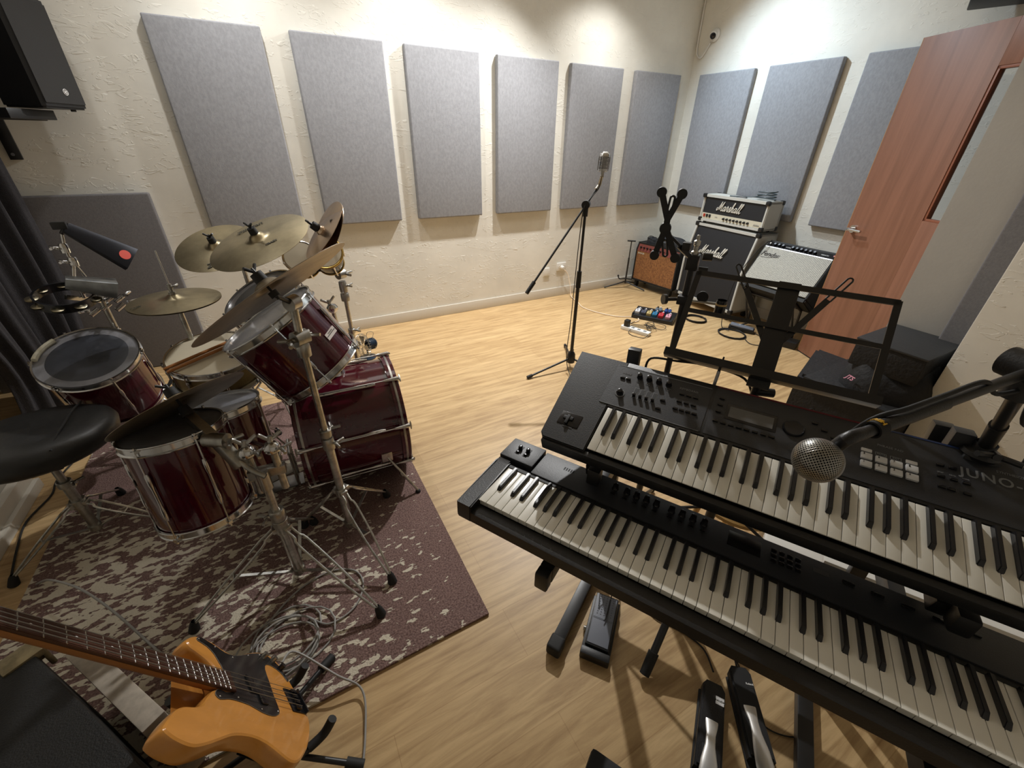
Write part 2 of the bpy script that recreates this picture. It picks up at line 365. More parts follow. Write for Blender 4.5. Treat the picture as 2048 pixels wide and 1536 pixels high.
# ---------------------------------------------------------------- keyboards
def key_frame(o, a, b, c):
    m = (Matrix.Rotation(a, 3, 'Z') @ Matrix.Rotation(c, 3, 'Y') @ Matrix.Rotation(b, 3, 'X')); return TM(o, m)
LOM = key_frame((-3.872, -3.050, .722), -1.052, -.02, .006); UPM = key_frame((-3.6035, -3.1365, .852), -1.05, .332, -.003)
PITCH = .0235
def add_keys(root, nw, start, depth, front, ylo=.0):
    """start: index of the first white key in C..B; each key a child"""
    wk = MB(); wk.box((PITCH/2-.0004, depth/2, -.0015), (PITCH-.0011, depth, .003), None, .0011, 2)
    wk.box((PITCH/2-.0004, depth/2+.003, -front/2-.001), (PITCH-.0014, depth-.006, front))
    kb_ = MB(); P0 = [(-.0055, -.05), (.0055, -.05), (.0055, .046), (-.0055, .046)]
    P1 = [(-.0043, -.040), (.0043, -.040), (.0043, .046), (-.0043, .046)]
    a = [kb_.b.verts.new((x, y, -.002)) for x, y in P0]; b = [kb_.b.verts.new((x, y, .0115)) for x, y in P1]
    kb_.loft([a, b]); bmesh.ops.bevel(kb_.b, geom=[e for e in kb_.b.edges if max(v.co.z for v in e.verts) > .01], offset=.0014, segments=2, affect='EDGES')
    w0 = obj('white_key', wk, 'key_white', root, world=False); b0 = obj('black_key', kb_, 'key_black', root, world=False)
    offs = {0: 20.6-23.5*0, 1: 48-23.5, 3: 89.1-70.5, 4: 116.5-94, 5: 143.9-117.5}
    fw, fb = True, True
    for i in range(nw):
        k = w0 if fw else w0.copy()
        if not fw: COL.objects.link(k)
        fw = False; k.location = (i*PITCH, 0, 0)
        n = (start+i) % 7
        if n in offs and i < nw-1:
            k = b0 if fb else b0.copy()
            if not fb: COL.objects.link(k)
            fb = False; k.location = (i*PITCH + offs[n]/1000, depth-.046, 0)

# upper synthesizer
up = thing('synthesizer', 'black 61-key synthesizer with white pads on the upper tier of the stand', 'keyboard', M=UPM)
D = .145
mb = MB()
cp = [(-.155, .326), (-.135, .0), (-.122, -.020), (.852, -.022), (.852, .333), (-.15, .333)]
mb.prism([(-.157, .330), (-.134, .002), (-.122, -.012), (-.004, -.012), (-.004, .330)], -.048, .0, bev=.003)
mb.bx(.8485, .853, -.012, .330, -.048, .0, .001)
mb.bx(-.005, .849, .149, .330, -.07, .0, .003)
mb.bx(-.005, .849, -.012, .15, -.048, -.03); mb.bx(-.125, .853, -.020, -.004, -.046, -.008, .003)
obj('body', mb, 'black_plastic', up, world=False)
obj('control_panel', MB().bx(-.03, .235, .157, .312, 0, .0012).bx(.243, .85, .157, .322, 0, .0012), 'panel_grey', up, world=False)
mb = MB().bx(-.022, .232, .3095, .3115, .0012, .0018).bx(-.028, .232, .1565, .158, .0012, .0018)
mat('red_trim', srgb(96, 20, 34), .4); mat('blue_trim', srgb(24, 44, 84), .4)
obj('silver_line', mb, 'grey_print', up, world=False)
obj('red_trim_line', MB().bx(.243, .56, .322, .3265, 0, .002), 'red_trim', up, world=False); obj('blue_trim_line', MB().bx(.56, .85, .322, .3265, 0, .002), 'blue_trim', up, world=False)
def knob(parent, x, y, r=.0075, h=.013, z=.001, m='black_gloss', nm='knob'):
    mb = MB().lathe((x, y, z), (0, 0, 1), [(r*1.15, 0), (r*1.1, .002), (r, .003), (r*.86, h), (r*.6, h+.0006), (.0001, h+.0006)], 20)
    mb.bx(x-.0006, x+.0006, y, y+r*.9, z+h, z+h+.0012)
    return obj(nm, mb, m, parent, world=False)
for x in (.043, .070, .097, .124): knob(up, x, .283)
knob(up, .012, .205, .008); obj('dial_ring', MB().torus((.012, .205, .0015), (0, 0, 1), .0125, .0013, 32, 6), 'grey_print', up, world=False)
mat('lcd', srgb(92, 92, 92), .12); mat('slot_black', (.004, .004, .004), .6)
for x in (.050, .067, .084, .101):
    obj('slider_frame', MB().bx(x-.0055, x+.0055, .203, .241, .001, .0016), 'grey_print', up, world=False)
    s = obj('slider', MB().bx(x-.0045, x+.0045, .2045, .2395, .001, .002), 'slot_black', up, world=False)
    obj('slider_cap', MB().box((x, .209, .006), (.008, .006, .01), None, .001), 'black_gloss', s, world=False)
bt = MB().box((0, 0, .002), (.013, .006, .004), None, .0012); bt0 = obj('button', bt, 'black_gloss', up, world=False)
spots = [(-.001, .263), (.016, .263), (.125, .222), (.122, .19), (.165, .262), (.183, .262), (.201, .262), (.165, .235), (.183, .235), (.201, .235), (.162, .207), (.178, .207), (.194, .207), (.21, .207),
         (.262, .285), (.262, .262), (.262, .238), (.262, .205), (.28, .205), (.298, .205), (.316, .205), (.334, .205), (.352, .205), (.37, .205), (.388, .205), (.47, .285), (.49, .27), (.51, .255), (.468, .232), (.488, .218), (.508, .232), (.53, .25),
         (.70, .262), (.72, .262), (.70, .232), (.72, .232), (.74, .232), (.70, .205), (.715, .205), (.74, .205)]
for i, (x, y) in enumerate(spots):
    k = bt0 if i == 0 else bt0.copy()
    if i: COL.objects.link(k)
    k.location = (x, y, .001)
obj('display_frame', MB().bx(.278, .394, .222, .275, .001, .002, .0008), 'black_gloss', up, world=False)
obj('display', MB().bx(.286, .386, .230, .266, .002, .0026), 'lcd', up, world=False)
mb = MB().lathe((.429, .25, .001), (0, 0, 1), [(.024, 0), (.024, .002), (.0215, .006), (.02, .0045), (.004, .0035), (.0001, .0035)], 40); obj('value_dial', mb, 'black_gloss', up, world=False)
mat('pad_white', srgb(205, 205, 205), .5)
pd = obj('phrase_pad', MB().box((0, 0, .003), (.021, .0165, .006), None, .0018), 'pad_white', up, world=False); first = True
ps = obj('pad_button', MB().box((0, 0, .002), (.020, .009, .004), None, .0015), 'pad_white', up, world=False, label='short white pad button'); fs = True
for c in range(4):
    for r_ in range(2):
        k = pd if first else pd.copy()
        if not first: COL.objects.link(k)
        first = False; k.location = (.572+c*.0265, .2055+r_*.0225, .001)
        text('pad_number', str(c+1+4*r_), .007, Matrix.Translation((.572+c*.0265-.005, .2055+r_*.0225+.004, .0073)), 'black_matte', up, world=False)
    if c in (0, 3):
        k = ps if fs else ps.copy()
        if not fs: COL.objects.link(k)
        fs = False; k.location = (.572+c*.0265, .2455, .001)
    else:
        mb = MB()
        for a in ((-.010, .010, -.0045, -.0036), (-.010, .010, .0036, .0045), (-.010, -.009, -.0045, .0045), (.009, .010, -.0045, .0045)): mb.bx(.572+c*.0265+a[0], .572+c*.0265+a[1], .2455+a[2], .2455+a[3], .001, .002)
        obj('button_outline', mb, 'grey_print', up, world=False)
        text('button_text', ('MUTE', 'EXIT')[c-1], .0058, Matrix.Translation((.572+c*.0265, .2455, .0022)), 'grey_print', up, world=False)
for s, x, y, sz in (('MODE', .006, .283, .0085), ('KEYBOARD', .178, .283, .009), ('PHRASE PAD', .615, .272, .008)): text('panel_lettering', s, sz, Matrix.Translation((x, y, .0015)), 'grey_print', up, world=False, spacing=1.05)
text('logo', 'JUNO-DS', .030, Matrix.Translation((.80, .262, .0015)), 'grey_print', up, world=False, bold=.0005, spacing=1.15)
text('panel_lettering', 'SYNTHESIZER', .008, Matrix.Translation((.815, .287, .0015)), 'grey_print', up, world=False)
for i in range(11): text('panel_lettering', random.choice(['TONE', 'PART', 'SPLIT', 'DUAL', 'LEVEL', 'CUTOFF']), .0045, Matrix.Translation((.045+.027*(i % 4) if i < 8 else .70+.02*(i-8), .268 if i < 4 else (.262 if i < 8 else .243), .0015)), 'grey_print', up, world=False)
obj('bender_plate', MB().bx(-.108, -.048, .045, .088, 0, .0015, .0008), 'black_gloss', up, world=False)
obj('bender_lever', MB().box((-.083, .068, .003), (.028, .012, .006), None, .002).box((-.083, .062, .006), (.008, .03, .004), None, .001), 'slot_black', up, world=False)
text('panel_lettering', 'MODULATION', .004, Matrix.Translation((-.075, .041, .0012)), 'grey_print', up, world=False)
add_keys(up, 36, 0, D, .012)
PI_ = PI

# lower 88-key controller
lo = thing('stage_piano', 'long black 88-key keyboard on the lower tier of the stand, nearest the viewer', 'keyboard', M=LOM)
mb = MB(); mb.prism([(-.004, -.088), (-.034, -.052), (-.034, -.022), (-.02, -.018), (.0, -.018), (.0, -.06), (.15, -.06), (.15, -.005), (.262, -.005), (.262, -.088)], -.03, 1.255, Matrix(((0, 0, 1, 0), (1, 0, 0, 0), (0, 1, 0, 0), (0, 0, 0, 1))), .002)
obj('body', mb, 'black_plastic', lo, world=False)
for x in (-.045, 1.226):
    mb = MB(); mb.prism([(-.032, -.056), (-.036, -.045), (-.036, .001), (.15, .004), (.165, .008), (.165, -.056)], x, x+.044, Matrix(((0, 0, 1, 0), (1, 0, 0, 0), (0, 1, 0, 0), (0, 0, 0, 1))), .003)
    obj('end_block', mb, 'black_plastic', lo, world=False)
obj('control_panel', MB().bx(.066, 1.27, .158, .262, -.006, .006, .003), 'panel_grey', lo, world=False)
obj('bender_block', MB().bx(-.045, .063, .172, .262, -.01, .014, .003), 'panel_grey', lo, world=False)
obj('felt_strip', MB().bx(0, 1.222, .147, .158, -.01, .002), 'slot_black', lo, world=False)
for x in (-.004, .022):
    w0 = obj('wheel_slot', MB().bx(x-.007, x+.007, .198, .236, .0125, .0148), 'slot_black', lo, world=False)
    obj('pitch_wheel', MB().box((x, .222, .02), (.0095, .012, .014), None, .002).box((x, .205, .016), (.0095, .006, .006), None, .001), 'black_gloss', w0, world=False)
mb = MB()
for i in range(5):
    for j in range(3): mb.bx(.139+i*.0068, .1425+i*.0068, .220+j*.0045, .2232+j*.0045, .006, .0066)
obj('vent_grille', mb, 'slot_black', lo, world=False)
for i, x in enumerate((.29, .322, .348, .374, .400, .438, .464, .49, .516)):
    knob(lo, x, .228, .0078, .016, .006); obj('button', MB().bx(x-.006, x+.006, .203, .207, .006, .0085, .001), 'black_gloss', lo, world=False)
obj('display', MB().bx(.572, .642, .196, .245, .006, .0068, .0003), 'black_gloss', lo, world=False)
for i in range(3):
    for j in range(4): obj('button', MB().box((.668+j*.016, .235-i*.016, .008), (.011, .008, .005), None, .0014), 'black_gloss', lo, world=False)
obj('display', MB().bx(.745, .775, .222, .234, .006, .0068), 'lcd', lo, world=False, label='small grey readout window')
text('panel_lettering', 'POWER', .005, Matrix.Translation((.237, .245, .0063)), 'grey_print', lo, world=False)
for i in range(5): obj('button', MB().box((.81+.05*i, .228, .008), (.022, .006, .004), None, .001), 'black_gloss', lo, world=False)
add_keys(lo, 52, 5, .148, .020)

# ---------------------------------------------------------------- drum kit
def metal_red(name):
    m = mat(name, (.060, .002, .009), .13, coat=.6, var=(6, .18)); return m
metal_red('red_lacquer')
mat('head_clear', srgb(118, 119, 124), .16, var=(5, .25), spec=.6); mat('head_dark', srgb(52, 54, 60), .35, var=(7, .35)); mat('head_coated', srgb(214, 204, 180), .6, var=(4, .06)); mat('head_smoke', srgb(120, 120, 124), .28, var=(5, .3))
mat('tape', srgb(205, 200, 180), .6, var=(30, .1))
mat('brass_cymbal', (.40, .34, .22), .34, 1., var=(7, .22), bump=(3, .03)); mat('brass_dark', (.30, .25, .18), .42, .75, var=(6, .3)); mat('bronze_pale', (.62, .47, .34), .28, 1., var=(5, .2))
mat('ink', (.04, .035, .02), .5); mat('badge', srgb(222, 214, 210), .35); mat('badge_dull', srgb(140, 132, 128), .4); mat('gold', (.55, .38, .12), .3, 1.)
mat('stick_wood', srgb(170, 112, 60), .45, var=(20, .15)); mat('shell_black', (.02, .018, .017), .25); mat('snare_shell', (.30, .24, .13), .3, 1., var=(5, .3))

def wingnut(parent, p, ax, s=1., m='chrome_dull', nm='wing_nut', side=None):
    a = V(ax).normalized(); sd = V(side) if side else basis(a) @ V((1, 0, 0)); sd = (sd-a*sd.dot(a)).normalized(); p = V(p)
    mb = MB().cyl(p, p+a*.016*s, .0065*s, .0055*s, 12)
    for k in (-1, 1):
        pts = [p+a*.008*s+sd*k*.004*s, p+a*.014*s+sd*k*.013*s, p+a*.021*s+sd*k*.021*s, p+a*.024*s+sd*k*.026*s]
        mb.tube(pts, .005*s, 8, 3)
    return obj(nm, mb, m, parent)

def ring_prof(mb, c, n, R, w=.004, hgt=.02, up0=0):
    """stamped steel hoop: flange band round the shell"""
    prof = [(R+.001, up0-hgt), (R+.007, up0-hgt), (R+.008, up0-hgt+.003), (R+.003, up0-hgt+.006), (R+.003, up0+.001), (R+.006, up0+.004), (R+.005, up0+.007), (R-.001, up0+.006), (R-.001, up0-hgt+.006)]
    B = basis(n); c = V(c); a = V(n).normalized()
    rings = [mb.ring(c+a*h, B, r, 56) for r, h in prof]; return mb.loft(rings, False, True)

def drum(name, label, c, n, R, L, head='head_clear', lugs=6, ph=0., group='red lacquered tom drums', shell='red_lacquer', badge=None, hoop='chrome', bottom=True, patch=None, badge_m='badge'):
    c = V(c); a = V(n).normalized(); B = basis(a); Rs = R-.006
    t = thing(name, label, 'drum', c-a*L, group=group)
    obj('shell', MB().lathe(c-a*L, a, [(Rs-.006, .006), (Rs, .006), (Rs, L-.006), (Rs-.006, L-.006)], 64), shell, t, ang=30)
    hd = obj('drum_head', MB().lathe(c, a, [(Rs+.001, -.012), (Rs+.001, -.001), (Rs-.004, .0), (Rs*.6, .0), (.0005, .0)], 56), head, t)
    if patch:
        obj('head_patch', MB().lathe(c+a*.0004, a, [(Rs*patch, 0), (Rs*patch-.002, .0006), (.0004, .0006)], 48), 'head_dark', hd, label='dark round centre patch')
    obj('hoop', ring_prof(MB(), c, a, Rs+.002, hgt=.024), hoop, t)
    obj('hoop', ring_prof(MB(), c-a*L, -a, Rs+.002, hgt=.024), hoop, t)
    if bottom: obj('resonant_head', MB().lathe(c-a*(L+.0), -a, [(Rs+.001, -.01), (Rs-.004, 0), (.0005, 0)], 48), 'head_smoke', t)
    for i in range(lugs):
        th = ph+2*PI*i/lugs; d = B @ V((math.cos(th), math.sin(th), 0)); r0 = Rs+.011
        mb = MB(); p = lambda h, e=0: c+a*(-h)+d*(r0+e)
        mb.cyl(p(-.008), p(L*.3), .0028, n=8); mb.cyl(p(L+.008), p(L*.7), .0028, n=8)
        mb.cyl(p(-.012), p(-.006), .0045, n=6); mb.cyl(p(L+.012), p(L+.006), .0045, n=6)
        mb.box(p(.002, -.001), (.012, .014, .010), basis(a, d)); mb.box(p(L-.002, -.001), (.012, .014, .010), basis(a, d))
        pr_ = [(.0, .0052), (.06, .0072), (.22, .0072), (.32, .0048), (.68, .0048), (.78, .0072), (.94, .0072), (1, .0052)]
        pts = [p(L*(.24+.52*k), -.003) for k, _ in pr_]; mb.tube(pts, .005, 10, 0, rr=[q for _, q in pr_])
        obj('tension_lug', mb, 'chrome', t)
    if badge is not None:
        th, h, s, lines = badge; d = B @ V((math.cos(th), math.sin(th), 0)); sd = a.cross(d)
        fm = face_M(c-a*h+d*(Rs+.0012), sd, a)
        b_ = obj('badge', MB().prism([(-.029*s, -.012*s), (.029*s, -.012*s), (.029*s, .012*s), (-.029*s, .012*s)], -.001, .001, fm), badge_m, t)
        fm2 = fm.copy(); fm2.translation = fm.translation + fm.to_3x3() @ V((0, .0055*s, .001)); text('badge_lettering', 'YAMAHA', .0075*s, fm2, 'ink', b_)
        obj('badge_line', MB().prism([(-.027*s, -.0012*s), (.027*s, -.0012*s), (.027*s, .0012*s), (-.027*s, .0012*s)], .0008, .0014, fm), 'ink', b_)
    return t

def cymbal(label, c, n, R, m='brass_cymbal', bell=.17, bow=.07, nut=True, name='cymbal', group='cymbals of the drum kit', txt=None, nm='rubber'):
    c = V(c); a = V(n).normalized(); t = thing(name, label, 'cymbal', c, group=group)
    rb = R*bell; hb = .014+R*.05; h0 = R*bow
    prof = [(.005, h0+hb), (rb*.45, h0+hb*.9), (rb*.8, h0+hb*.55), (rb, h0+hb*.1)] + [(rb+(R-rb)*k, h0*(1-k**1.6)) for k in (.12, .3, .5, .7, .88, 1)]
    prof2 = [(r, h-.0012) for r, h in prof[::-1]]
    mb = MB(); B = basis(a); rings = [mb.ring(c+a*(h-h0), B, r, 72) for r, h in prof+prof2]; mb.loft(rings, False, True)
    pl = obj('plate', mb, m, t, ang=50)
    # turned grooves
    mb = MB()
    top = c+a*hb
    if nut:
        obj('felt_washer', MB().cyl(top-a*.003, top+a*.024, .019, .017, n=20), 'rubber', t)
        wingnut(t, top+a*.024, a, .95, 'black_metal')
    if txt:
        for s, sz, off, rt in txt:
            rt = (V(rt)-a*V(rt).dot(a)).normalized(); upv = a.cross(rt)
            k = (V(off).length-rb)/(R-rb); h = h0*(1-max(k, 0)**1.6)-h0
            o_ = rt*off[0]+upv*off[1]
            tilt = math.atan(h0*1.6*max(k, .01)**.6/(R-rb)); rad = o_.normalized()
            q = Matrix.Rotation(tilt, 3, a.cross(rad))
            text('lettering', s, sz*1.2, face_M(c+o_+a*(h+.0018), q @ rt, q @ upv), 'ink', pl, shear=.25, bold=.001)
    return t

def tripod(parent, base, hub, col_r, feet, m='chrome_worn', low=None, double=True, leg_r=.0045):
    """double braced tripod: legs from the hub collar to rubber feet, brace to the bottom of the column"""
    b = V(base); hubp = V((b.x, b.y, hub)); low = low if low is not None else .05
    for f in feet:
        f = V(f); d = V((f.x-b.x, f.y-b.y, 0)).normalized(); sd = V((-d.y, d.x, 0)); mb = MB()
        st = hubp+d*(col_r+.012); en = f+V((0, 0, .035))-d*.012
        if double:
            for k in (-1, 1):
                pts = [st+sd*k*.010, st+(en-st)*.10+sd*k*.010+V((0, 0, .004)), st+(en-st)*.16+sd*k*.019, st+(en-st)*.55+sd*k*.017, st+(en-st)*.85+sd*k*.009, en+sd*k*.004]
                mb.tube(pts, leg_r, 8, 3)
        else: mb.bar(st, en, .018, .012, V((0, 0, 1)), .002)
        mb.box(st-d*.006, (.03, .022, .02), basis(d), .003)
        mid = st+(en-st)*.5; mb.bar(mid, V((b.x, b.y, low))+d*(col_r+.004), .012, .004, V((0, 0, 1)))
        mb.cyl(mid-sd*.02, mid+sd*.02, .003, n=8)
        lg = obj('leg', mb, m, parent)
        mb = MB(); ax = (V((f.x, f.y, 0))-en).normalized()
        mb.lathe(en-ax*.012, ax, [(.008, 0), (.013, .012), (.016, .03), (.018, .047), (.014, .05), (.0005, .05)], 16, cap=False)
        obj('rubber_foot', mb, 'rubber', lg)
    obj('base_collar', MB().cyl((b.x, b.y, low-.012), (b.x, b.y, low+.012), col_r+.006, n=20), m, parent)
    return obj('hub_collar', MB().cyl((b.x, b.y, hub-.02), (b.x, b.y, hub+.02), col_r+.008, n=20), m, parent)

def collar(parent, p, ax, r, h=.035, m='chrome_dull', wing=None, nm='collar'):
    a = V(ax).normalized(); p = V(p)
    c_ = obj(nm, MB().lathe(p, a, [(r*.8, -h/2), (r, -h/2), (r*1.05, -h*.1), (r, h*.4), (r*.85, h/2), (r*.5, h/2)], 20, True), m, parent)
    if wing is not None:
        w_ = V(wing).normalized(); wingnut(c_, p+w_*r, w_, 1.1, m)
    return c_

# bass drum
BC = V((-4.05, -1.885, .302)); bx = V((1, -.06, 0)).normalized()
t = thing('bass_drum', 'large dark red bass drum lying on its side with front spurs', 'drum', (-4.05, -1.885, 0))
LB = .46; cB = BC+bx*LB/2
obj('shell', MB().lathe(BC-bx*LB/2, bx, [(.266, .01), (.272, .01), (.272, LB-.01), (.266, LB-.01)], 72), 'red_lacquer', t, ang=30)
for s in (-1, 1):
    e = BC+bx*s*LB/2
    h_ = obj('wood_hoop', MB().lathe(e-bx*s*.038, bx*s, [(.276, 0), (.287, 0), (.2875, .038), (.285, .041), (.274, .041), (.274, .0)], 72), 'red_lacquer', t, ang=30)
    obj('hoop_inlay', MB().lathe(e-bx*s*.024, bx*s, [(.2872, 0), (.2886, .001), (.2886, .010), (.2872, .011)], 72), 'chrome_dull', h_, label='silver inlay strip round the hoop')
    obj('drum_head', MB().lathe(e+bx*s*.0, bx*s, [(.276, -.03), (.274, .0), (.0005, .0)], 64), 'shell_black' if s > 0 else 'head_coated', t)
B = basis(bx)
for i in range(8):
    th = 2*PI*(i+.5)/8+.12; d = B @ V((math.cos(th), math.sin(th), 0))
    mb = MB(); p = lambda x, e=0: BC+bx*x+d*(.272+e)
    mb.cyl(p(-.235, .024), p(.235, .024), .003, n=8)
    pr_ = [(-.13, .006), (-.11, .009), (-.06, .009), (-.03, .0055), (.03, .0055), (.06, .009), (.11, .009), (.13, .006)]
    mb.tube([p(x, .010) for x, _ in pr_], .006, 10, 0, rr=[r for _, r in pr_]); mb.cyl(p(-.09), p(-.09, .02), .006, n=8); mb.cyl(p(.09), p(.09, .02), .006, n=8)
    lg = obj('tension_lug', mb, 'chrome', t)
    for s in (-1, 1):
        mb = MB(); q0, q1 = p(s*.165, .024), p(s*.238, .024); mb.lathe(q0, bx*s, [(.0035, 0), (.006, .01), (.011, .062), (.009, .073), (.0005, .073)], 14); mb.box(p(s*.232, .014), (.016, .012, .028), basis(d, bx))
        cl = obj('claw', mb, 'chrome', lg)
        mb = MB(); sd = bx.cross(d); mb.tube([q1+bx*s*.004+sd*k for k in (-.02, -.008, .008, .02)], .0035, 8, 0, rr=[.002, .0045, .0045, .002]); mb.cyl(q1, q1+bx*s*.006, .004, n=8)
        obj('t_handle', mb, 'chrome_worn', cl)
for s in (-1, 1):
    th = BC+bx*.10+V((0, s*.262, -.085)); ft = V((-3.845, -1.9+s*.335, .0)) if s < 0 else V((-3.83, -1.52, 0))
    mb = MB().box(th, (.05, .014, .05), None, .003); mb.cyl(th, ft+V((0, 0, .022)), .006, n=10); mb.cyl(th+(ft-th)*.42, th+(ft-th)*.5, .009, n=12)
    sp = obj('spur', mb, 'chrome_worn', t); obj('rubber_foot', MB().sph(ft+V((0, 0, .014)), .0135, 12), 'rubber', sp)
mb = MB().cyl(BC+V((-.02, 0, .27)), BC+V((-.02, 0, .30)), .04, .034, 20); mb.cyl(BC+V((-.02, 0, .29)), BC+V((-.02, 0, .42)), .014, n=16)
mt = obj('tom_mount', mb, 'chrome', t)
for s in (-1, 1): obj('mount_arm', MB().tube([BC+V((-.02, 0, .40)), BC+V((-.02, s*.05, .42)), BC+V((-.05, s*.10, .45)), BC+V((-.06, s*.14, .47))], .009, 10, 4), 'chrome', mt)

drum('rack_tom', 'dark red rack tom nearest the viewer, tilted above the bass drum with a white badge', (-4.270, -2.055, .941), (-.482, .104, .87), .187, .264, 'head_clear', 6, .35, badge=(1.12, .15, 1.1, 1))
drum('rack_tom', 'farther rack tom with a dark drum head, half hidden behind the nearer rack tom', (-4.292, -1.655, .915), (-.40, -.16, .88), .165, .235, 'head_smoke', 6, .2, patch=.8)
drum('floor_tom', 'deep dark red tom with silver hardware nearest the camera, hung on the double stand', (-4.620, -2.266, .692), (-.01, .175, .984), .145, .335, 'head_clear', 6, .55, badge=(-1.35, .135, .95, 1), badge_m='badge_dull')
drum('floor_tom', 'dark red tom hung on the double stand, between the nearest tom and the bass drum', (-4.540, -1.980, .590), (-.03, .19, .98), .155, .30, 'head_clear', 6, .1)
drum('floor_tom', 'dark red tom at far left beside the throne, with taped rim and dark patch', (-5.045, -1.367, .649), (.027, -.38, .925), .187, .30, 'head_smoke', 6, -.1, patch=.80)
q = bpy.data.objects['floor_tom.002']
a = V((.027, -.38, .925)).normalized(); c = V((-5.045, -1.367, .649)); B = basis(a)
mb = MB()
fr = V((-1, .15, 0)); fr = (fr-a*fr.dot(a)).normalized(); sd = a.cross(fr)
pts = [c+fr*.176*math.cos(x)+sd*.176*math.sin(x)*-1+a*.009 for x in [i*.09-.05 for i in range(9)]]
mb.tube(pts, .011, 8, 0); obj('tape_strip', mb, 'tape', q, label='cream tape wrapped over the rim')
# snare
SN = V((-4.555, -1.586, .655)); sn = V((.013, -.169, .986)).normalized()
drum('snare_drum', 'brass-shelled snare drum with a cream head and two drumsticks on it', SN, sn, .182, .135, 'head_coated', 8, .2, group='snare drum', shell='snare_shell')
t = thing('snare_stand', 'low tripod stand carrying the snare drum', 'drum stand', (-4.555, -1.56, 0))
mb = MB().cyl((-4.555, -1.56, .04), (-4.555, -1.56, .42), .011)
obj('pole', mb, 'chrome_dull', t)
mb = MB()
for k in range(3):
    th = .5+k*2*PI/3; d = V((math.cos(th), math.sin(th), 0)); mb.tube([V((-4.555, -1.56, .42)), V((-4.555, -1.56, .44))+d*.06, SN+d*.165-sn*.16, SN+d*.192-sn*.145, SN+d*.194-sn*.12], .005, 8, 3)
obj('basket_arm', mb, 'chrome_dull', t)
tripod(t, (-4.555, -1.56, 0), .24, .011, [(-4.75, -1.52, .012), (-4.42, -1.40, .012), (-4.47, -1.73, .012)], low=.07)
# drumsticks
def stick(p0, p1, label):
    p0, p1 = V(p0), V(p1); a = (p1-p0).normalized(); L = .39; c = (p0+p1)/2; s = c-a*L/2
    single('drumstick', MB().lathe(s, a, [(.0005, 0), (.006, .002), (.0072, .012), (.0072, .29), (.004, .365), (.0028, .372), (.0045, .38), (.0035, .388), (.0005, .39)], 14), 'stick_wood', label, 'drumstick', c, 'drumsticks on the snare drum')
for k, lb in ((0, 'wooden drumstick lying across the snare, the farther of the pair'), (.026, 'wooden drumstick lying across the snare, the nearer of the pair')):
    z = lambda x, y: SN.z + (-(x-SN.x)*sn.x-(y-SN.y)*sn.y)/sn.z + .0145
    x0, y0, x1, y1 = -4.70+k*.5, -1.665-k*1.0, -4.42+k*.5, -1.50-k*1.0
    stick((x0, y0, z(x0, y0)), (x1, y1, z(x1, y1)), lb)
# cymbals
XR = V((1, .2, 0))
cymbal('large brass crash cymbal with black lettering, nearest the rack toms and in front of another', (-4.244, -1.485, 1.125), (-.319, -.216, .923), .2286, txt=[('Zildjian', .036, (.0, .15), XR), ('CRASH', .014, (.03, -.10), XR)])
cymbal('brass crash cymbal farther back, partly covered by the large crash', (-4.463, -1.010, 1.02), (-.18, -.381, .907), .20, txt=[('Zildjian', .036, (-.02, -.145), XR)])
cymbal('wide ride cymbal tilted steeply, its underside towards the viewer', (-4.227, -2.386, 1.144), (-.46, .324, .827), .254, 'brass_dark')
cymbal('dark brass cymbal seen edge-on above the two near toms', (-4.577, -2.256, .78), (-.326, .49, .808), .203, 'brass_dark')
cymbal('small pale bronze splash cymbal standing steeply behind the ride', (-3.985, -1.655, 1.165), (-.76, -.05, .65), .14, 'bronze_pale', txt=[('A', .02, (.05, -.05), XR)])
cymbal('small dark splash cymbal stacked just beneath the pale one', V((-3.985, -1.655, 1.165))-V((-.76, -.05, .65)).normalized()*.014, (-.84, -.14, .52), .15, 'bronze_pale', nut=False)
# hi-hat
HH = V((-4.639, -1.436, .875))
t = thing('hi_hat', 'hi-hat cymbals on their tripod stand behind the snare drum', 'hi-hat', (-4.639, -1.436, 0))
hn = V((.013, -.02, 1)).normalized(); R = .178
def plate(c, a, up, m):
    mb = MB(); B = basis(a); h0 = .014*up; hb = .016*up
    prof = [(.004, h0+hb), (.02, h0+hb*.85), (.034, h0+hb*.15)] + [(.034+(R-.034)*k, h0*(1-k**1.6)) for k in (.2, .5, .8, 1)]
    prof += [(r, h-.0011*up) for r, h in prof[::-1]]
    return mb.loft([mb.ring(V(c)+V(a)*h, B, r, 64) for r, h in prof], False, True)
tp = obj('top_cymbal', plate(HH, hn, 1, 0), 'brass_cymbal', t, ang=50); obj('bottom_cymbal', plate(HH-hn*.006, hn, -1, 0), 'brass_dark', t, ang=50)
text('lettering', 'Zildjian', .022, face_M(HH+V((-.125, -.06, .0075)), (.5, .8, 0), (-.8, .5, 0.05)), 'ink', tp, shear=.2, bold=.0004)
mb = MB().cyl(HH+V((0, 0, -.03)), HH+V((0, 0, .22)), .003, n=10); obj('pull_rod', mb, 'chrome', t)
cl = obj('clutch', MB().cyl(HH+V((0, 0, .026)), HH+V((0, 0, .075)), .0085, n=14).cyl(HH+V((0, 0, .028)), HH+V((0, 0, .04)), .015, n=16).cyl(HH+V((0, 0, .055)), HH+V((0, 0, .066)), .011, n=12), 'chrome_dull', t); wingnut(cl, HH+V((.009, 0, .062)), (1, .1, .15), .8)
obj('upper_tube', MB().cyl(HH+V((0, 0, -.035)), (HH.x, HH.y, .45), .0115), 'chrome_worn', t); obj('seat_cup', MB().cyl(HH+V((0, 0, -.045)), HH+V((0, 0, -.02)), .013, .022), 'chrome_dull', t)
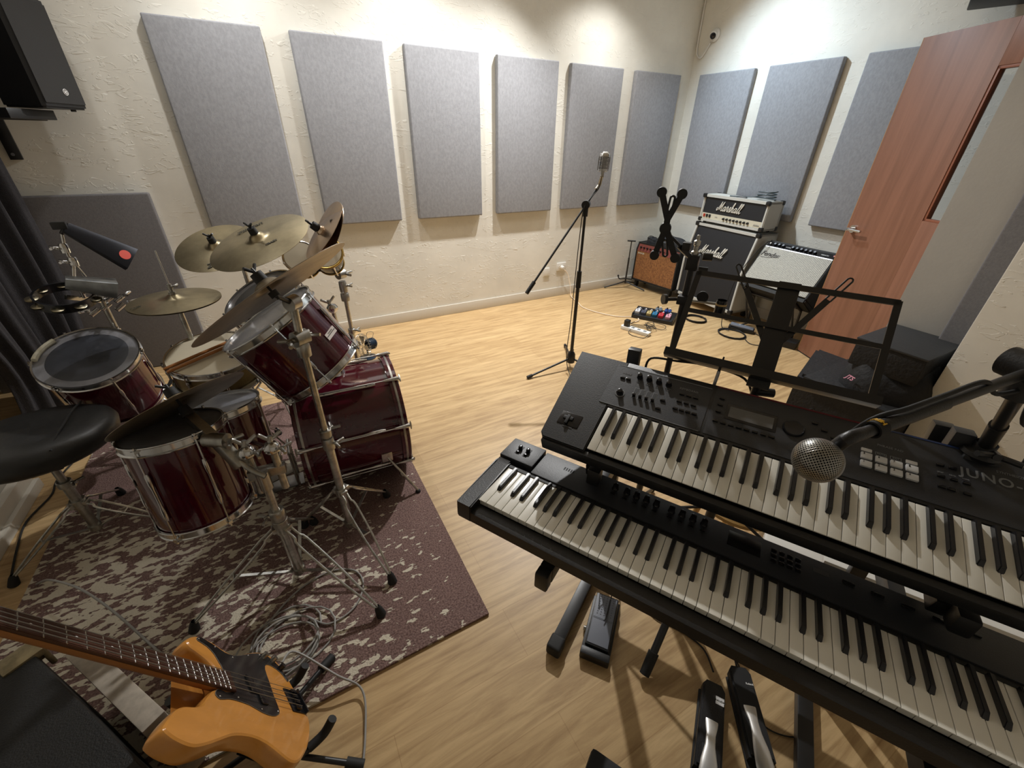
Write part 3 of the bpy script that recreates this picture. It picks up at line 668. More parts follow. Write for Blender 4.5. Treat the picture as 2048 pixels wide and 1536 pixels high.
obj('lower_tube', MB().cyl((HH.x, HH.y, .47), (HH.x, HH.y, .04), .0145), 'chrome_worn', t); collar(t, (HH.x, HH.y, .46), (0, 0, 1), .02, wing=(1, -.3, 0))
tripod(t, HH, .30, .0145, [(HH.x-.24, HH.y-.02, .012), (HH.x+.02, HH.y+.25, .0), (HH.x+.10, HH.y-.10, .012)], low=.09)
obj('foot_board', MB().bar(V((HH.x-.03, HH.y-.01, .075)), V((HH.x-.28, HH.y-.05, .03)), .075, .008, V((0, 0, 1)), .002), 'chrome_dull', t)
# bass drum pedal
t = thing('kick_pedal', 'chrome double-post bass drum pedal clamped to the drum behind the tom stand', 'drum pedal', (-4.36, -1.87, .012))
PX = V((-4.335, -1.87, 0))
obj('foot_board', MB().bar(PX+V((-.03, 0, .10)), PX+V((-.30, .0, .03)), .08, .008, V((0, 0, 1)), .002), 'chrome_dull', t)
obj('base_plate', MB().box(PX+V((-.16, 0, .017)), (.33, .09, .006), None, .002), 'steel', t)
mb = MB()
for s in (-1, 1): mb.cyl(PX+V((-.02, s*.055, .015)), PX+V((-.02, s*.055, .23)), .008, n=10)
mb.cyl(PX+V((-.02, -.06, .225)), PX+V((-.02, .06, .225)), .009, n=12); obj('post', mb, 'chrome', t)
obj('beater_shaft', MB().cyl(PX+V((-.02, 0, .225)), PX+V((-.09, 0, .38)), .004, n=8), 'chrome', t); obj('beater', MB().sph(PX+V((-.09, 0, .38)), .026, 16, (1.2, 1, 1)), 'tape', t)
obj('spring', MB().tube([PX+V((-.02+.008*math.cos(k*.9), .075+.008*math.sin(k*.9), .06+k*.0022)) for k in range(64)], .0016, 5), 'chrome', t)
# cymbal stand for the ride (S1)
t = thing('cymbal_stand', 'tall double-braced stand holding the ride cymbal in front of the bass drum', 'cymbal stand', (-4.18, -2.335, .012), group='cymbal stands')
P1 = V((-4.18, -2.335, 0)); z = lambda h: P1+V((0, 0, h))
obj('lower_tube', MB().cyl(z(.05), z(.50), .0160, n=20), 'chrome_worn', t); obj('middle_tube', MB().cyl(z(.50), z(.93), .0115, n=20), 'chrome_worn', t)
cc = collar(t, z(.515), (0, 0, 1), .022, .05, 'chrome_dull', wing=(.9, -.4, 0)); collar(t, z(.565), (0, 0, 1), .021, .03, 'chrome_dull', wing=(.6, .5, .1))
collar(t, z(.915), (0, 0, 1), .022, .05, 'chrome_dull')
J1 = z(.955); mb = MB().cyl(J1+V((-.02, -.012, 0)), J1+V((.02, .012, 0)), .026, n=28); jo = obj('tilter', mb, 'chrome_dull', t)
wingnut(jo, J1+V((.02, .012, 0)), (1, .6, 0), 1.2); wingnut(jo, J1+V((-.02, -.012, 0)), (-1, -.5, -.1), 1.4)
J2 = V((-4.176, -2.336, 1.075)); obj('upper_tube', MB().cyl(J1, J2, .0125, .0125, 18), 'chrome_worn', t)
j2 = obj('tilter', MB().cyl(J2+V((-.012, -.012, 0)), J2+V((.012, .012, 0)), .024, n=28), 'chrome_dull', t)
dc = V((-4.227, -2.386, 1.144)); dnn = V((-.46, .324, .827)).normalized()
mb = MB().cyl(J2, dc-dnn*.03, .0085, .0055, 12); mb.cyl(dc-dnn*.04, dc+dnn*.05, .004, n=10); mb.cyl(dc-dnn*.03, dc-dnn*.012, .014, n=16); obj('cymbal_rod', mb, 'black_metal', t)
tripod(t, P1, .265, .0155, [(-4.085, -2.665, .012), (-3.985, -2.19, .012), (-4.365, -2.20, .012)], low=.075)
# double tom stand (S2)
P2 = V((-4.397, -2.472, 0)); z = lambda h: P2+V((0, 0, h))
t = thing('tom_stand', 'heavy double tom stand with two clamps at the front of the kit, on the rug', 'drum stand', (P2.x, P2.y, .012))
obj('lower_tube', MB().cyl(z(.05), z(.36), .0190, n=20), 'chrome_worn', t); obj('middle_tube', MB().cyl(z(.36), z(.52), .0125, n=20), 'chrome_worn', t)
collar(t, z(.375), (0, 0, 1), .025, .045, 'chrome_dull', wing=(-.9, -.2, .1)); collar(t, z(.335), (0, 0, 1), .026, .03, 'chrome_dull')
tripod(t, P2, .31, .018, [(-4.155, -2.775, .012), (-4.755, -2.515, .012), (-4.32, -2.20, .012)], low=.07)
A1, A2 = V((-4.420, -2.440, .55)), V((-4.347, -2.452, .55))
mb = MB().bar(A1+V((-.02, 0, 0)), A2+V((.02, 0, 0)), .03, .035, V((0, 0, 1)), .004); mb.cyl(z(.50), z(.57), .02, n=16); obj('cross_bracket', mb, 'chrome_dull', t)
for Ap, tgt, s in ((A1, V((-4.60, -2.30, .56)), 0), (A2, V((-4.50, -2.03, .45)), 1)):
    tb = obj('post', MB().cyl(Ap+V((0, 0, -.085)), Ap+V((0, 0, .075)), .0125, n=16), 'chrome_worn', t)
    dm = obj('ball_clamp', MB().lathe(Ap+V((0, 0, .07)), (0, 0, 1), [(.014, 0), (.026, .012), (.027, .026), (.018, .04), (.006, .045), (.0005, .046)], 22), 'chrome', tb)
    wingnut(dm, Ap+V((0, 0, .115)), (0.2, .2, 1), 1.3, 'chrome_dull', side=(1, .3, 0)); wingnut(dm, Ap+V((.022, -.01, .088)), (1, -.4, 0), 1.1, 'chrome_dull')
    dv = tgt-(Ap+V((0, 0, .085))); e = Ap+V((0, 0, .085))+dv*(.38 if s == 0 else .52)
    obj('mounting_arm', MB().cyl(Ap+V((0, 0, .085)), e, .0085, n=12), 'chrome', dm)
# L clamp carrying the edge-on cymbal
ec = V((-4.577, -2.256, .78)); en = V((-.326, .49, .808)).normalized(); k0 = A1+V((-.025, -.01, .07))
t2 = thing('cymbal_clamp', 'grey two-joint clamp arm holding the edge-on cymbal over the near toms', 'clamp', k0)
e1 = ec-en*.06; mid = k0+(e1-k0)*.5+V((.01, -.03, .012))
mb = MB().bar(k0+V((0, 0, -.02)), mid, .034, .04, V((0, 0, 1)), .005); obj('lower_block', mb, 'chrome_dull', t2)
mb = MB().bar(mid, e1, .030, .034, V((0, 0, 1)), .005); mb.cyl(mid+V((.03, -.02, 0)), mid-V((.03, -.02, 0)), .024, n=20); ub = obj('upper_block', mb, 'chrome_dull', t2)
wingnut(ub, mid+V((.03, -.02, 0)), (1, -.7, .1), 1.3)
mb = MB().cyl(e1, ec+en*.045, .004, n=10).cyl(ec-en*.055, ec-en*.02, .02, .014, 18); obj('cymbal_rod', mb, 'rubber', t2)
obj('lever', MB().tube([k0, k0+V((.03, -.03, -.03)), k0+V((.06, -.05, -.05))], .009, 10, 3), 'chrome_dull', t2)
# far stand (S3) with bongos and splash
P3 = V((-3.90, -1.30, 0)); z = lambda h: P3+V((0, 0, h))
t = thing('cymbal_stand', 'grey cymbal stand rising behind the bass drum, right of the rack toms', 'cymbal stand', P3, group='cymbal stands')
obj('lower_tube', MB().cyl(z(.05), z(.52), .0145, n=18), 'chrome_worn', t); obj('middle_tube', MB().cyl(z(.52), z(.74), .0115, n=18), 'chrome_worn', t)
collar(t, z(.53), (0, 0, 1), .02, .03, wing=(1, -.1, 0)); collar(t, z(.74), (0, 0, 1), .023, .045, 'chrome_dull'); collar(t, z(.80), (0, 0, 1), .021, .06, 'chrome_dull', wing=(1, -.2, .1))
J = z(.87); jj = obj('tilter', MB().cyl(J+V((-.018, -.012, 0)), J+V((.018, .012, 0)), .026, n=26), 'chrome_dull', t); wingnut(jj, J+V((.018, .0, 0)), (1, -.25, 0), 1.5)
obj('upper_tube', MB().cyl(J, J+V((-.012, -.01, .10)), .017, n=18), 'chrome_dull', t); J = J+V((-.015, -.012, .12)); obj('tilter', MB().cyl(J+V((-.018, .006, 0)), J+V((.018, -.006, 0)), .03, n=26), 'chrome_dull', t)
sc_ = V((-3.985, -1.655, 1.165)); sn_ = V((-.76, -.05, .65)).normalized()
mb = MB().cyl(J, sc_-sn_*.05, .0085, n=12).cyl(sc_-sn_*.05, sc_+sn_*.04, .0045, n=10); obj('boom_arm', mb, 'black_metal', t)
obj('arm', MB().tube([z(.50), z(.52)+V((-.05, -.05, .0)), z(.60)+V((-.08, -.10, .0)), z(.72)+V((-.09, -.12, .0))], .011, 12, 4), 'chrome_dull', t)
kk = z(.70)+V((-.09, -.12, 0)); ck = obj('ball_clamp', MB().lathe(kk, (0, 0, 1), [(.014, 0), (.028, .015), (.03, .03), (.02, .045), (.0005, .05)], 20), 'chrome', t); wingnut(ck, kk+V((-.01, 0, .05)), (-.1, 0, 1), 1.4, side=(1, .2, 0))
tripod(t, P3, .30, .0145, [(-3.70, -1.42, 0), (-3.96, -1.06, 0), (-4.12, -1.42, .012)], low=.08)
# third stand for the two crashes
P4 = V((-4.36, -1.12, 0)); z = lambda h: P4+V((0, 0, h))
t = thing('cymbal_stand', 'cymbal stand behind the hi-hat carrying the two lettered crash cymbals', 'cymbal stand', P4, group='cymbal stands')
obj('lower_tube', MB().cyl(z(.05), z(.55), .0145, n=18), 'chrome_worn', t); obj('upper_tube', MB().cyl(z(.55), z(.92), .0105, n=18), 'chrome_worn', t); collar(t, z(.56), (0, 0, 1), .02, .04)
for cx, nn in ((V((-4.244, -1.485, 1.125)), V((-.319, -.216, .923))), (V((-4.463, -1.010, 1.02)), V((-.18, -.381, .907)))):
    nn = nn.normalized(); mb = MB().cyl(z(.90), cx-nn*.05, .0075, n=12).cyl(cx-nn*.05, cx+nn*.045, .004, n=10).cyl(cx-nn*.03, cx-nn*.008, .014, n=14); obj('cymbal_arm', mb, 'chrome_dull', t)
tripod(t, P4, .30, .0145, [(-4.60, -1.0, 0), (-4.2, -.9, 0), (-4.33, -1.35, .012)], low=.08)
# bongos
for i, (p, n_, r, lb) in enumerate((((-3.965, -1.40, 1.015), (-.2, -.75, .62), .078, 'larger of two small black bongos with gold rims behind the splash cymbal'), ((-4.085, -1.36, 1.0), (-.2, -.75, .62), .075, 'smaller black bongo with chrome hardware behind the large crash cymbal'))):
    p = V(p); a = V(n_).normalized(); t = thing('bongo', lb, 'bongo', p, group='bongos behind the cymbals')
    obj('shell', MB().lathe(p-a*.13, a, [(r*.82, 0), (r*.9, .04), (r, .12), (r*.97, .128)], 36, True), 'shell_black', t)
    obj('drum_head', MB().lathe(p, a, [(r+.002, -.008), (r*.98, .0), (.0005, .001)], 36), 'head_coated', t)
    obj('rim', MB().torus(p-a*.006, a, r+.005, .006, 40, 8), 'gold' if i == 0 else 'chrome', t); obj('lower_ring', MB().torus(p-a*.128, a, r*.86, .004, 36, 8), 'gold', t)
    B = basis(a)
    for k in range(4):
        d = B @ V((math.cos(k*PI/2+.4), math.sin(k*PI/2+.4), 0)); obj('tension_lug', MB().cyl(p+d*(r+.01)-a*.005, p+d*(r+.004)-a*.12, .004, n=8), 'chrome', t)
t = thing('bongo_holder', 'black metal bar clamped between the two bongos', 'bongo holder', (-4.0, -1.32, .93))
obj('bar', MB().bar((-3.90, -1.305, .90), (-4.13, -1.29, .93), .03, .03, V((0, 0, 1)), .003), 'black_metal', t)
# percussion rods, cowbell, tambourine, wedge bell (far left)
PR = V((-4.965, -1.17, 0)); z = lambda h: PR+V((0, 0, h))
t = thing('percussion_stand', 'chrome rod stand with knobbly clamps behind the far left tom', 'percussion stand', PR)
obj('pole', MB().cyl(z(.04), z(.86), .0125, n=14), 'chrome_dull', t)
mb = MB()
for h, x in ((.80, .0), (.84, .03), (.78, -.05), (.83, .06), (.79, .05)): mb.cyl(z(h)+V((x-.012, -.01, 0)), z(h)+V((x+.02, .012, .02)), .011, n=12)
cl = obj('multi_clamp', mb, 'chrome', t)
for d_, s_ in (((1, 0, .4), (.08, 0, .85)), ((1, -.2, 0), (.09, .0, .82)), ((-1, 0, .2), (-.06, 0, .80))): wingnut(cl, z(0)+V(s_), d_, 1.2, 'chrome')
R1 = z(.84)+V((-.01, 0, 0)); R2 = V((-4.985, -1.20, 1.10)); obj('rod', MB().tube([R1, V((-4.975, -1.18, .95)), V((-4.990, -1.2, 1.06)), V((-4.975, -1.2, 1.15))], .006, 10, 4), 'chrome', t)
for p in ((-4.985, -1.195, 1.03), (-4.99, -1.2, 1.09)): collar(t, p, (0, .2, 1), .016, .04, 'chrome', wing=(-1, -.3, .2))
tripod(t, PR, .28, .0125, [(-5.2, -1.1, 0), (-4.8, -.98, 0), (-4.96, -1.38, 0)], low=.08)
def bell(name, label, c0, c1, up, w0, h0, w1, h1, m, th=.003):
    """open-ended wedge bell, mouth at c1"""
    c0, c1 = V(c0), V(c1); d = (c1-c0).normalized(); sd = d.cross(V(up)).normalized(); u = sd.cross(d)
    t = thing(name, label, name.replace('_', ' '), c0); mb = MB()
    def rect(c, w, h, r=.006):
        P = []
        for sx, sy in ((1, 1), (-1, 1), (-1, -1), (1, -1)):
            for k in range(3):
                an = math.atan2(sy, sx)+(k-1)*.6; P.append(mb.b.verts.new(c+sd*(sx*(w/2-r)+r*math.cos(an))+u*(sy*(h/2-r)+r*math.sin(an))))
        return P
    a = rect(c0, w0, h0); b = rect(c1, w1, h1); c_ = rect(c1, w1-2*th, h1-2*th); e = rect(c0+d*.01, w0-2*th, h0-2*th)
    mb.loft([a, b, c_, e]); obj('body', mb, m, t); return t, d, sd, u
mat('bell_black', (.02, .022, .03), .3, .5); mat('cow_steel', (.28, .30, .32), .3, .9, var=(12, .3)); mat('sticker_red', srgb(214, 84, 72), .5)
t, d, sd, u = bell('cowbell', 'short steel cowbell mounted above the tambourine, mouth to the right', (-5.02, -1.275, .965), (-4.875, -1.235, .905), (0, 0, 1), .075, .045, .115, .072, 'cow_steel')
obj('mount', MB().cyl((-5.0, -1.24, .96), (-4.985, -1.20, 1.03), .007, n=10), 'chrome', t)
t, d, sd, u = bell('wedge_bell', 'long black wedge-shaped bell with a round red sticker, mounted highest at far left', (-4.95, -1.21, 1.175), (-4.79, -1.17, 1.015), (.3, -.8, .6), .05, .022, .115, .034, 'bell_black')
c_ = V((-4.79, -1.17, 1.015))-d*.03; obj('sticker', MB().lathe(c_+u*.0165, u, [(.021, 0), (.021, .001), (.0005, .0012)], 28), 'sticker_red', t, label='round red sticker')
obj('mount', MB().cyl((-4.975, -1.2, 1.15), (-4.95, -1.205, 1.18), .008, n=10).box((-4.965, -1.21, 1.185), (.05, .03, .03), None, .004), 'black_metal', t)
tc_ = V((-5.045, -1.27, .90)); ta = V((.12, -.25, 1)).normalized()
t = thing('tambourine', 'black tambourine with paired jingles below the cowbell', 'tambourine', tc_)
obj('frame', MB().lathe(tc_, ta, [(.095, -.02), (.103, -.02), (.103, .02), (.095, .02), (.095, -.02)], 48), 'black_gloss', t); B = basis(ta)
mat('jingle', (.55, .5, .36), .3, 1.)
for k in range(9):
    th = k*2*PI/9; d = B @ V((math.cos(th), math.sin(th), 0)); mb = MB()
    for s in (-1, 1): mb.lathe(tc_+d*.104+ta*(s*.003), ta*s, [(.022, 0), (.018, .002), (.010, .0015), (.0005, .005)], 18)
    obj('jingle', mb, 'jingle', t)
obj('mounting_bracket', MB().bar(tc_+V((-.0, 0, 0)), z(.84)+V((.0, 0, 0)), .014, .02).cyl(tc_-ta*.02+V((.05, .03, 0)), tc_+ta*.03+V((.05, .03, 0)), .008), 'chrome', t)
# throne
t = thing('drum_throne', 'black padded drum throne with chrome tripod legs at the far left', 'drum throne', (-5.148, -1.826, 0))
mat('vinyl', (.018, .018, .018), .42, bump=(30, .15))
ct = V((-5.185, -1.72, .43)); mb = MB(); prof = [(.05, -.012, 0), (.86, -.01, 0), (.97, .012, 0), (1, .045, 0), (.97, .075, 0), (.86, .09, 0), (.5, .095, 0), (.02, .093, 0)]
rings = []
for r, h, _ in prof:
    row = []
    for i in range(64):
        th = 2*PI*i/64; rr = .235*(1-.13*math.exp(-((abs(th-PI*1.0)-0)/.35)**2)+.05*math.cos(2*(th-.2))); row.append(mb.b.verts.new(ct+V((math.cos(th)*rr*r, math.sin(th)*rr*r, h-.012*math.cos(th-.9)*(h > .07)))))
    rings.append(row)
mb.loft(rings); st_ = obj('seat', mb, 'vinyl', t, ang=60)
pts = [ct+V((.10, y, .0965-.05*max(0, abs(y)-.16)**1 if abs(y) < .17 else .085)) for y in [-.19, -.17, -.1, 0, .1, .17, .19]]
obj('seam', MB().tube(pts, .004, 6, 3), 'black_matte', st_)
obj('post', MB().cyl((-5.148, -1.826, .04), (-5.148, -1.826, .30), .017, n=18).cyl((-5.148, -1.826, .30), (-5.148, -1.826, .43), .0135, n=18), 'chrome_dull', t)
obj('seat_clamp', MB().box((-5.155, -1.815, .405), (.08, .06, .04), None, .006), 'black_metal', t); collar(t, (-5.148, -1.826, .31), (0, 0, 1), .024, .03, 'chrome_dull', wing=(1, -.3, 0))
tripod(t, (-5.148, -1.826, 0), .20, .017, [(-5.385, -1.97, .0), (-4.90, -1.89, .012), (-5.12, -1.57, .012)], low=.06)
# desk fan
t = thing('desk_fan', 'small wire desk fan on the floor behind the bass drum', 'fan', (-3.76, -.60, 0))
fc = V((-3.765, -.62, .115)); fa = V((-.9, -.35, .1)).normalized(); mb = MB(); B = basis(fa)
for k in range(28):
    th = k*2*PI/28; d = B @ V((math.cos(th), math.sin(th), 0)); mb.tube([fc+fa*.045, fc+fa*.04+d*.04, fc+fa*.01+d*.09, fc-fa*.02+d*.09, fc-fa*.045+d*.03], .0011, 5, 2)
for r, h in ((.092, -.005), (.06, .034), (.03, .044)): mb.torus(fc+fa*h, fa, r, .0018, 40, 6)
obj('cage', mb, 'chrome_worn', t); mb = MB().lathe(fc-fa*.12, fa, [(.0005, 0), (.03, .006), (.042, .03), (.042, .075), (.03, .085)], 28)
for k in range(5): mb.torus(fc-fa*(.05+.012*k), fa, .043, .003, 28, 6)
mat('fan_blue', (.02, .035, .06), .25); obj('motor', mb, 'fan_blue', t)
mb = MB()
for k in range(4):
    th = k*PI/2; d = B @ V((math.cos(th), math.sin(th), 0)); e = B @ V((-math.sin(th), math.cos(th), 0)); a1 = [fc+d*.012, fc+d*.075+e*.03+fa*.008, fc+d*.08-e*.02-fa*.008, fc+d*.03-e*.02]
    vv = [mb.b.verts.new(p+fa*.0015) for p in a1]; ww = [mb.b.verts.new(p-fa*.0015) for p in a1]; mb.loft([vv, ww])
obj('blades', mb, 'chrome_dull', t); obj('base', MB().lathe((-3.735, -.61, 0), (0, 0, 1), [(.06, 0), (.062, .008), (.04, .016), (.012, .022)], 28, True).cyl((-3.735, -.61, .015), (-3.735, -.61, .08), .007), 'fan_blue', t)
obj('handle', MB().tube([fc-fa*.10+V((0, .02, .04)), fc-fa*.11+V((0, .0, .09)), fc-fa*.06+V((0, -.0, .10)), fc-fa*.04+V((0, 0, .045))], .002, 6, 4), 'chrome', t)

# ---------------------------------------------------------------- keyboard stand, pedals
KX = V((math.cos(-1.052), math.sin(-1.052), 0)); KY = V((-KX.y, KX.x, 0))
def kp(x, y, z): return V((-3.872, -3.050, 0)) + KX*x + KY*y + V((0, 0, z))
KR = Matrix((KX, KY, V((0, 0, 1)))).transposed()
t = thing('keyboard_stand', 'black two-tier metal stand under both keyboards, square feet on the floor', 'keyboard stand', kp(.55, .35, 0))
for x in (.215, .95):
    ft = obj('foot_bar', MB().box(kp(x, .36, .028), (.042, .46, .034), KR, .004), 'black_metal', t)
    for y in (.125, .595): obj('foot_cap', MB().box(kp(x, y, .028), (.05, .055, .05), KR, .010, 3), 'rubber', ft)
    obj('column', MB().bar(kp(x, .52, .03), kp(x-.02, .582, .972), .038, .03, KY, .004), 'black_metal', t)
    a = obj('lower_arm', MB().bar(kp(x, .54, .595), kp(x, -.02, .60), .035, .05, V((0, 0, 1)), .004).box(kp(x, -.035, .60), (.035, .03, .055), KR, .006), 'black_metal', t)
    obj('arm_bolt', MB().cyl(kp(x+.03, .50, .60), kp(x+.045, .50, .60), .018, n=12), 'steel', a)
    a = obj('upper_arm', MB().bar(kp(x, .56, .83), kp(x, .23, .745), .03, .045, V((0, 0, 1)), .004), 'black_metal', t)
    obj('arm_lip', MB().box(kp(x+.02, .205, .762), (.034, .035, .05), KR, .006), 'black_plastic', a)
    obj('arm_brace', MB().bar(kp(x, .53, .68), kp(x, .30, .745), .02, .02), 'black_metal', a)
obj('cross_bar', MB().bar(kp(.2, .53, .30), kp(.95, .53, .30), .035, .035, V((0, 0, 1)), .003), 'black_metal', t)
for s in (0, 1): obj('diagonal_rod', MB().cyl(kp(.22, .53, .32+.45*s), kp(.93, .53, .77-.45*s), .005, n=8), 'black_metal', t)

def frame_from(c, ydir, z=0): 
    y = V(ydir).normalized(); x = V((y.y, -y.x, 0)); return TM(V(c), Matrix((x, y, V((0, 0, 1)))).transposed())
# expression pedal: long axis from the front (viewer) to the back
M = frame_from((-3.476, -3.199, 0), (.175, .140, 0))
t = thing('expression_pedal', 'black expression pedal with a ribbed grey treadle on the floor under the lower keyboard', 'pedal', M=M)
mb = MB().bx(-.05, .05, -.115, .115, 0, .022, .005); obj('base', mb, 'black_plastic', t, world=False)
rt = Matrix.Rotation(.05, 3, 'X'); mb = MB().box((0, .012, .04), (.082, .195, .018), rt, .005); tr = obj('treadle', mb, 'black_plastic', t, world=False)
mat('grip_rubber', srgb(112, 116, 126), .5)
mb = MB().box((0, .012, .0495), (.072, .182, .003), rt, .001)
for i in range(5):
    for j in range(8): mb.box((-.024+i*.012, .03+j*.0095, .0525+.0005*j), (.004, .004, .0015), rt)
for j in range(2): mb.box((0, .015-j*.004, .0515), (.07, .0012, .001), rt)
obj('grip_pad', mb, 'grip_rubber', tr, world=False)
obj('toe_block', MB().bx(-.05, .05, -.118, -.09, 0, .038, .006), 'black_plastic', t, world=False); obj('adjuster_knob', MB().cyl((-.05, -.02, .014), (-.058, -.02, .014), .009), 'chrome_dull', t, world=False)
# sustain pedals
def sustain(loc, yd, lab, word, ww, col):
    M = frame_from(loc, yd); t = thing('sustain_pedal', lab, 'pedal', M=M, group='piano-style sustain pedals')
    obj('body', MB().prism([(-.036, -.12), (.036, -.12), (.033, .108), (.022, .125), (-.022, .125), (-.033, .108)], 0, .038, None, .006), col, t, world=False)
    obj('base_rubber', MB().bx(-.039, .039, -.155, .10, 0, .008, .003), 'rubber', t, world=False)
    mb = MB(); rows = [(.010, .02, .032, .004), (-.03, .013, .036, .004), (-.06, .014, .036, .005), (-.10, .022, .036, .006), (-.14, .025, .033, .006), (-.165, .021, .029, .006), (-.18, .010, .026, .004)]
    rg = []
    for y, hw, z, th in rows:
        rg.append([mb.b.verts.new((hw*math.cos(a), y, z+th+th*math.sin(a))) for a in [2*PI*k/16 for k in range(16)]])
    mb.loft(rg); obj('lever', mb, 'chrome_satin', t, world=False)
    obj('lever_slot', MB().bx(-.021, .021, -.121, -.06, .034, .0385, .001), 'black_matte', t, world=False)
    lb = obj('label_plate', MB().bx(.006, .030, .062, .085, .0378, .0384), 'white_print' if ww else 'black_matte', t, world=False)
    text('lettering', word, .008, Matrix.Translation((.018, .0735, .0386)), 'ink' if ww else 'white_print', lb, world=False, bold=.0002)
    return t
mat('chrome_satin', (.72, .71, .69), .36, .7)
sustain((-3.375, -3.585, 0), (.83, .56, 0), 'left sustain pedal with a white badge and silver lever on the floor, in the foreground', 'M-AUDIO', True, 'black_plastic')
sustain((-3.240, -3.618, 0), (.66, .80, 0), 'right black sustain pedal turned aside with a long silver lever, beside the badged one', 'Roland', False, 'black_matte')

# ---------------------------------------------------------------- music stand, tablet holder, vocal microphone
DM = Matrix(((.491, .583, -.648, -3.246), (-.871, .328, -.365, -3.039), (0, .743, .669, .993), (0, 0, 0, 1)))
t = thing('music_stand', 'black folding music stand with an open-frame desk behind the upper keyboard', 'music stand', (-3.126, -3.245, 0))
dk = obj('desk_frame', MB().bx(-.004, .012, 0, .275, -.002, .002).bx(.468, .484, 0, .275, -.002, .002).bx(0, .48, .262, .278, -.002, .002).bx(.01, .47, .142, .155, -.001, .002), 'black_metal', t, world=False)
def tf(o): o.data.transform(WM[o.parent.name].inverted() @ DM)
tf(dk)
o = obj('tray', MB().bx(-.012, .49, -.008, .004, -.002, .03, .001).bx(-.012, .49, -.008, .014, .028, .031), 'black_metal', t, world=False); tf(o)
o = obj('centre_plate', MB().bx(.213, .267, -.03, .284, -.008, -.003, .001).cyl((.24, 0, -.02), (.24, .0, -.04), .012), 'black_metal', t, world=False); tf(o)
for a, b in (((.225, .10), (.098, .318)), ((.255, .10), (.372, .322))):
    a, b = V((*a, -.006)), V((*b, -.006)); d = (b-a).normalized(); s = V((-d.y, d.x, 0)); c = a+d*(b-a).length*.68
    mb = MB().bar(a, c, .016, .003, V((0, 0, 1)))
    pts = [c+s*.0065, b-d*.007+s*.0065, b-d*.002+s*.004, b, b-d*.002-s*.004, b-d*.007-s*.0065, c-s*.0065]
    mb.tube(pts, .0024, 6, 0); o = obj('page_arm', mb, 'black_metal', t, world=False); tf(o)
top = DM @ V((.24, -.01, -.012)); MB_ = V((-3.128, -3.250, 0))
obj('upper_tube', MB().cyl(top, (MB_.x, MB_.y, .55), .011), 'black_metal', t); obj('lower_tube', MB().cyl((MB_.x, MB_.y, .60), (MB_.x, MB_.y, .12), .015), 'black_metal', t)
kn = obj('locking_knob', MB().cyl(top+V((0, 0, -.03)), top+V((.035, -.03, -.03)), .012, n=12), 'black_plastic', t)
for f in ((-3.445, -3.385, .0), (-2.84, -3.42, 0), (-3.09, -2.93, 0)):
    f = V(f); d = (f-MB_).normalized(); s0 = V((MB_.x, MB_.y, .30)); en = f+V((0, 0, .022)); lg = obj('leg', MB().cyl(s0, en, .0125, n=12), 'black_metal', t)
    obj('rubber_foot', MB().cyl(s0+(en-s0)*.84, en+(en-s0)*.01, .0175, .016, 14), 'rubber', lg)
obj('collar', MB().cyl((MB_.x, MB_.y, .28), (MB_.x, MB_.y, .33), .021), 'black_plastic', t)

t = thing('stand_pole', 'slim black pole stand left of the music desk holding the tablet clamp and brass spigot', 'stand', (-3.02, -2.872, 0))
obj('lower_tube', MB().cyl((-3.02, -2.872, .10), (-3.02, -2.872, .72), .014), 'black_metal', t); obj('upper_tube', MB().cyl((-3.02, -2.872, .70), (-3.02, -2.872, 1.225), .0105), 'black_metal', t)
cl = obj('collar', MB().cyl((-3.02, -2.872, .69), (-3.02, -2.872, .74), .019), 'black_plastic', t); wingnut(cl, (-3.035, -2.888, .715), (-1, -.6, 0), 1.2, 'chrome_dull')
obj('spigot', MB().lathe((-3.02, -2.872, 1.22), (0, 0, 1), [(.012, 0), (.012, .012), (.007, .016), (.007, .03), (.010, .033), (.010, .045), (.005, .048), (.005, .062), (.0005, .064)], 14), 'chrome_worn', t)
for f in ((-3.22, -2.72, 0), (-2.80, -2.78, 0), (-3.0, -3.09, 0)):
    f = V(f); s0 = V((-3.02, -2.872, .14)); lg = obj('leg', MB().cyl(s0, f+V((0, 0, .016)), .008, n=10), 'black_metal', t); obj('rubber_foot', MB().sph(f+V((0, 0, .013)), .0125, 12), 'rubber', lg)
t = thing('tablet_holder', 'black X-shaped tablet holder clamped to the pole, in front of the amplifiers', 'tablet holder', (-3.127, -2.835, 1.314))
XM = TM((-3.127, -2.835, 1.314), Matrix((V((.661, -.75, 0)), V((0, 0, 1)), V((-.75, -.661, 0)))).transposed())
def XP(a, b): return XM @ V((a, b, 0))
up3 = V((-.75, -.661, 0))
def capsule(p0, p1, r, slot=0.):
    d = (V(p1)-V(p0)); L = d.length; d.normalize(); s = V((-d.y, d.x, 0)); P = []
    for k in range(9): a = -PI/2+PI*k/8; P.append(V(p1)+(d*math.cos(a)+s*math.sin(a))*r)
    for k in range(9): a = PI/2+PI*k/8; P.append(V(p0)+(d*math.cos(a)+s*math.sin(a))*r)
    return [(p.x, p.y) for p in P]
def xo(nm, mb, parent=t): o = obj(nm, mb, 'black_plastic', parent, world=False); o.data.transform(WM[parent.name].inverted() @ XM); return o
for a, b in (((-.004, .018), (-.033, .089)), ((-.002, .018), (.024, .087)), ((-.004, -.012), (-.021, -.091)), ((.0, -.012), (.041, -.094))):
    ar = xo('arm', MB().prism(capsule((*a, 0), (*b, 0), .0088), -.004, .004)); xo('grip_pad', MB().cyl((*b, -.010), (*b, .008), .0142, n=24), ar)
xo('hub', MB().cyl((-.004, -.010, -.012), (-.004, -.010, .008), .017, n=24).prism([(-.012, -.01), (.006, -.01), (.006, .03), (-.012, .03)], -.005, .005))
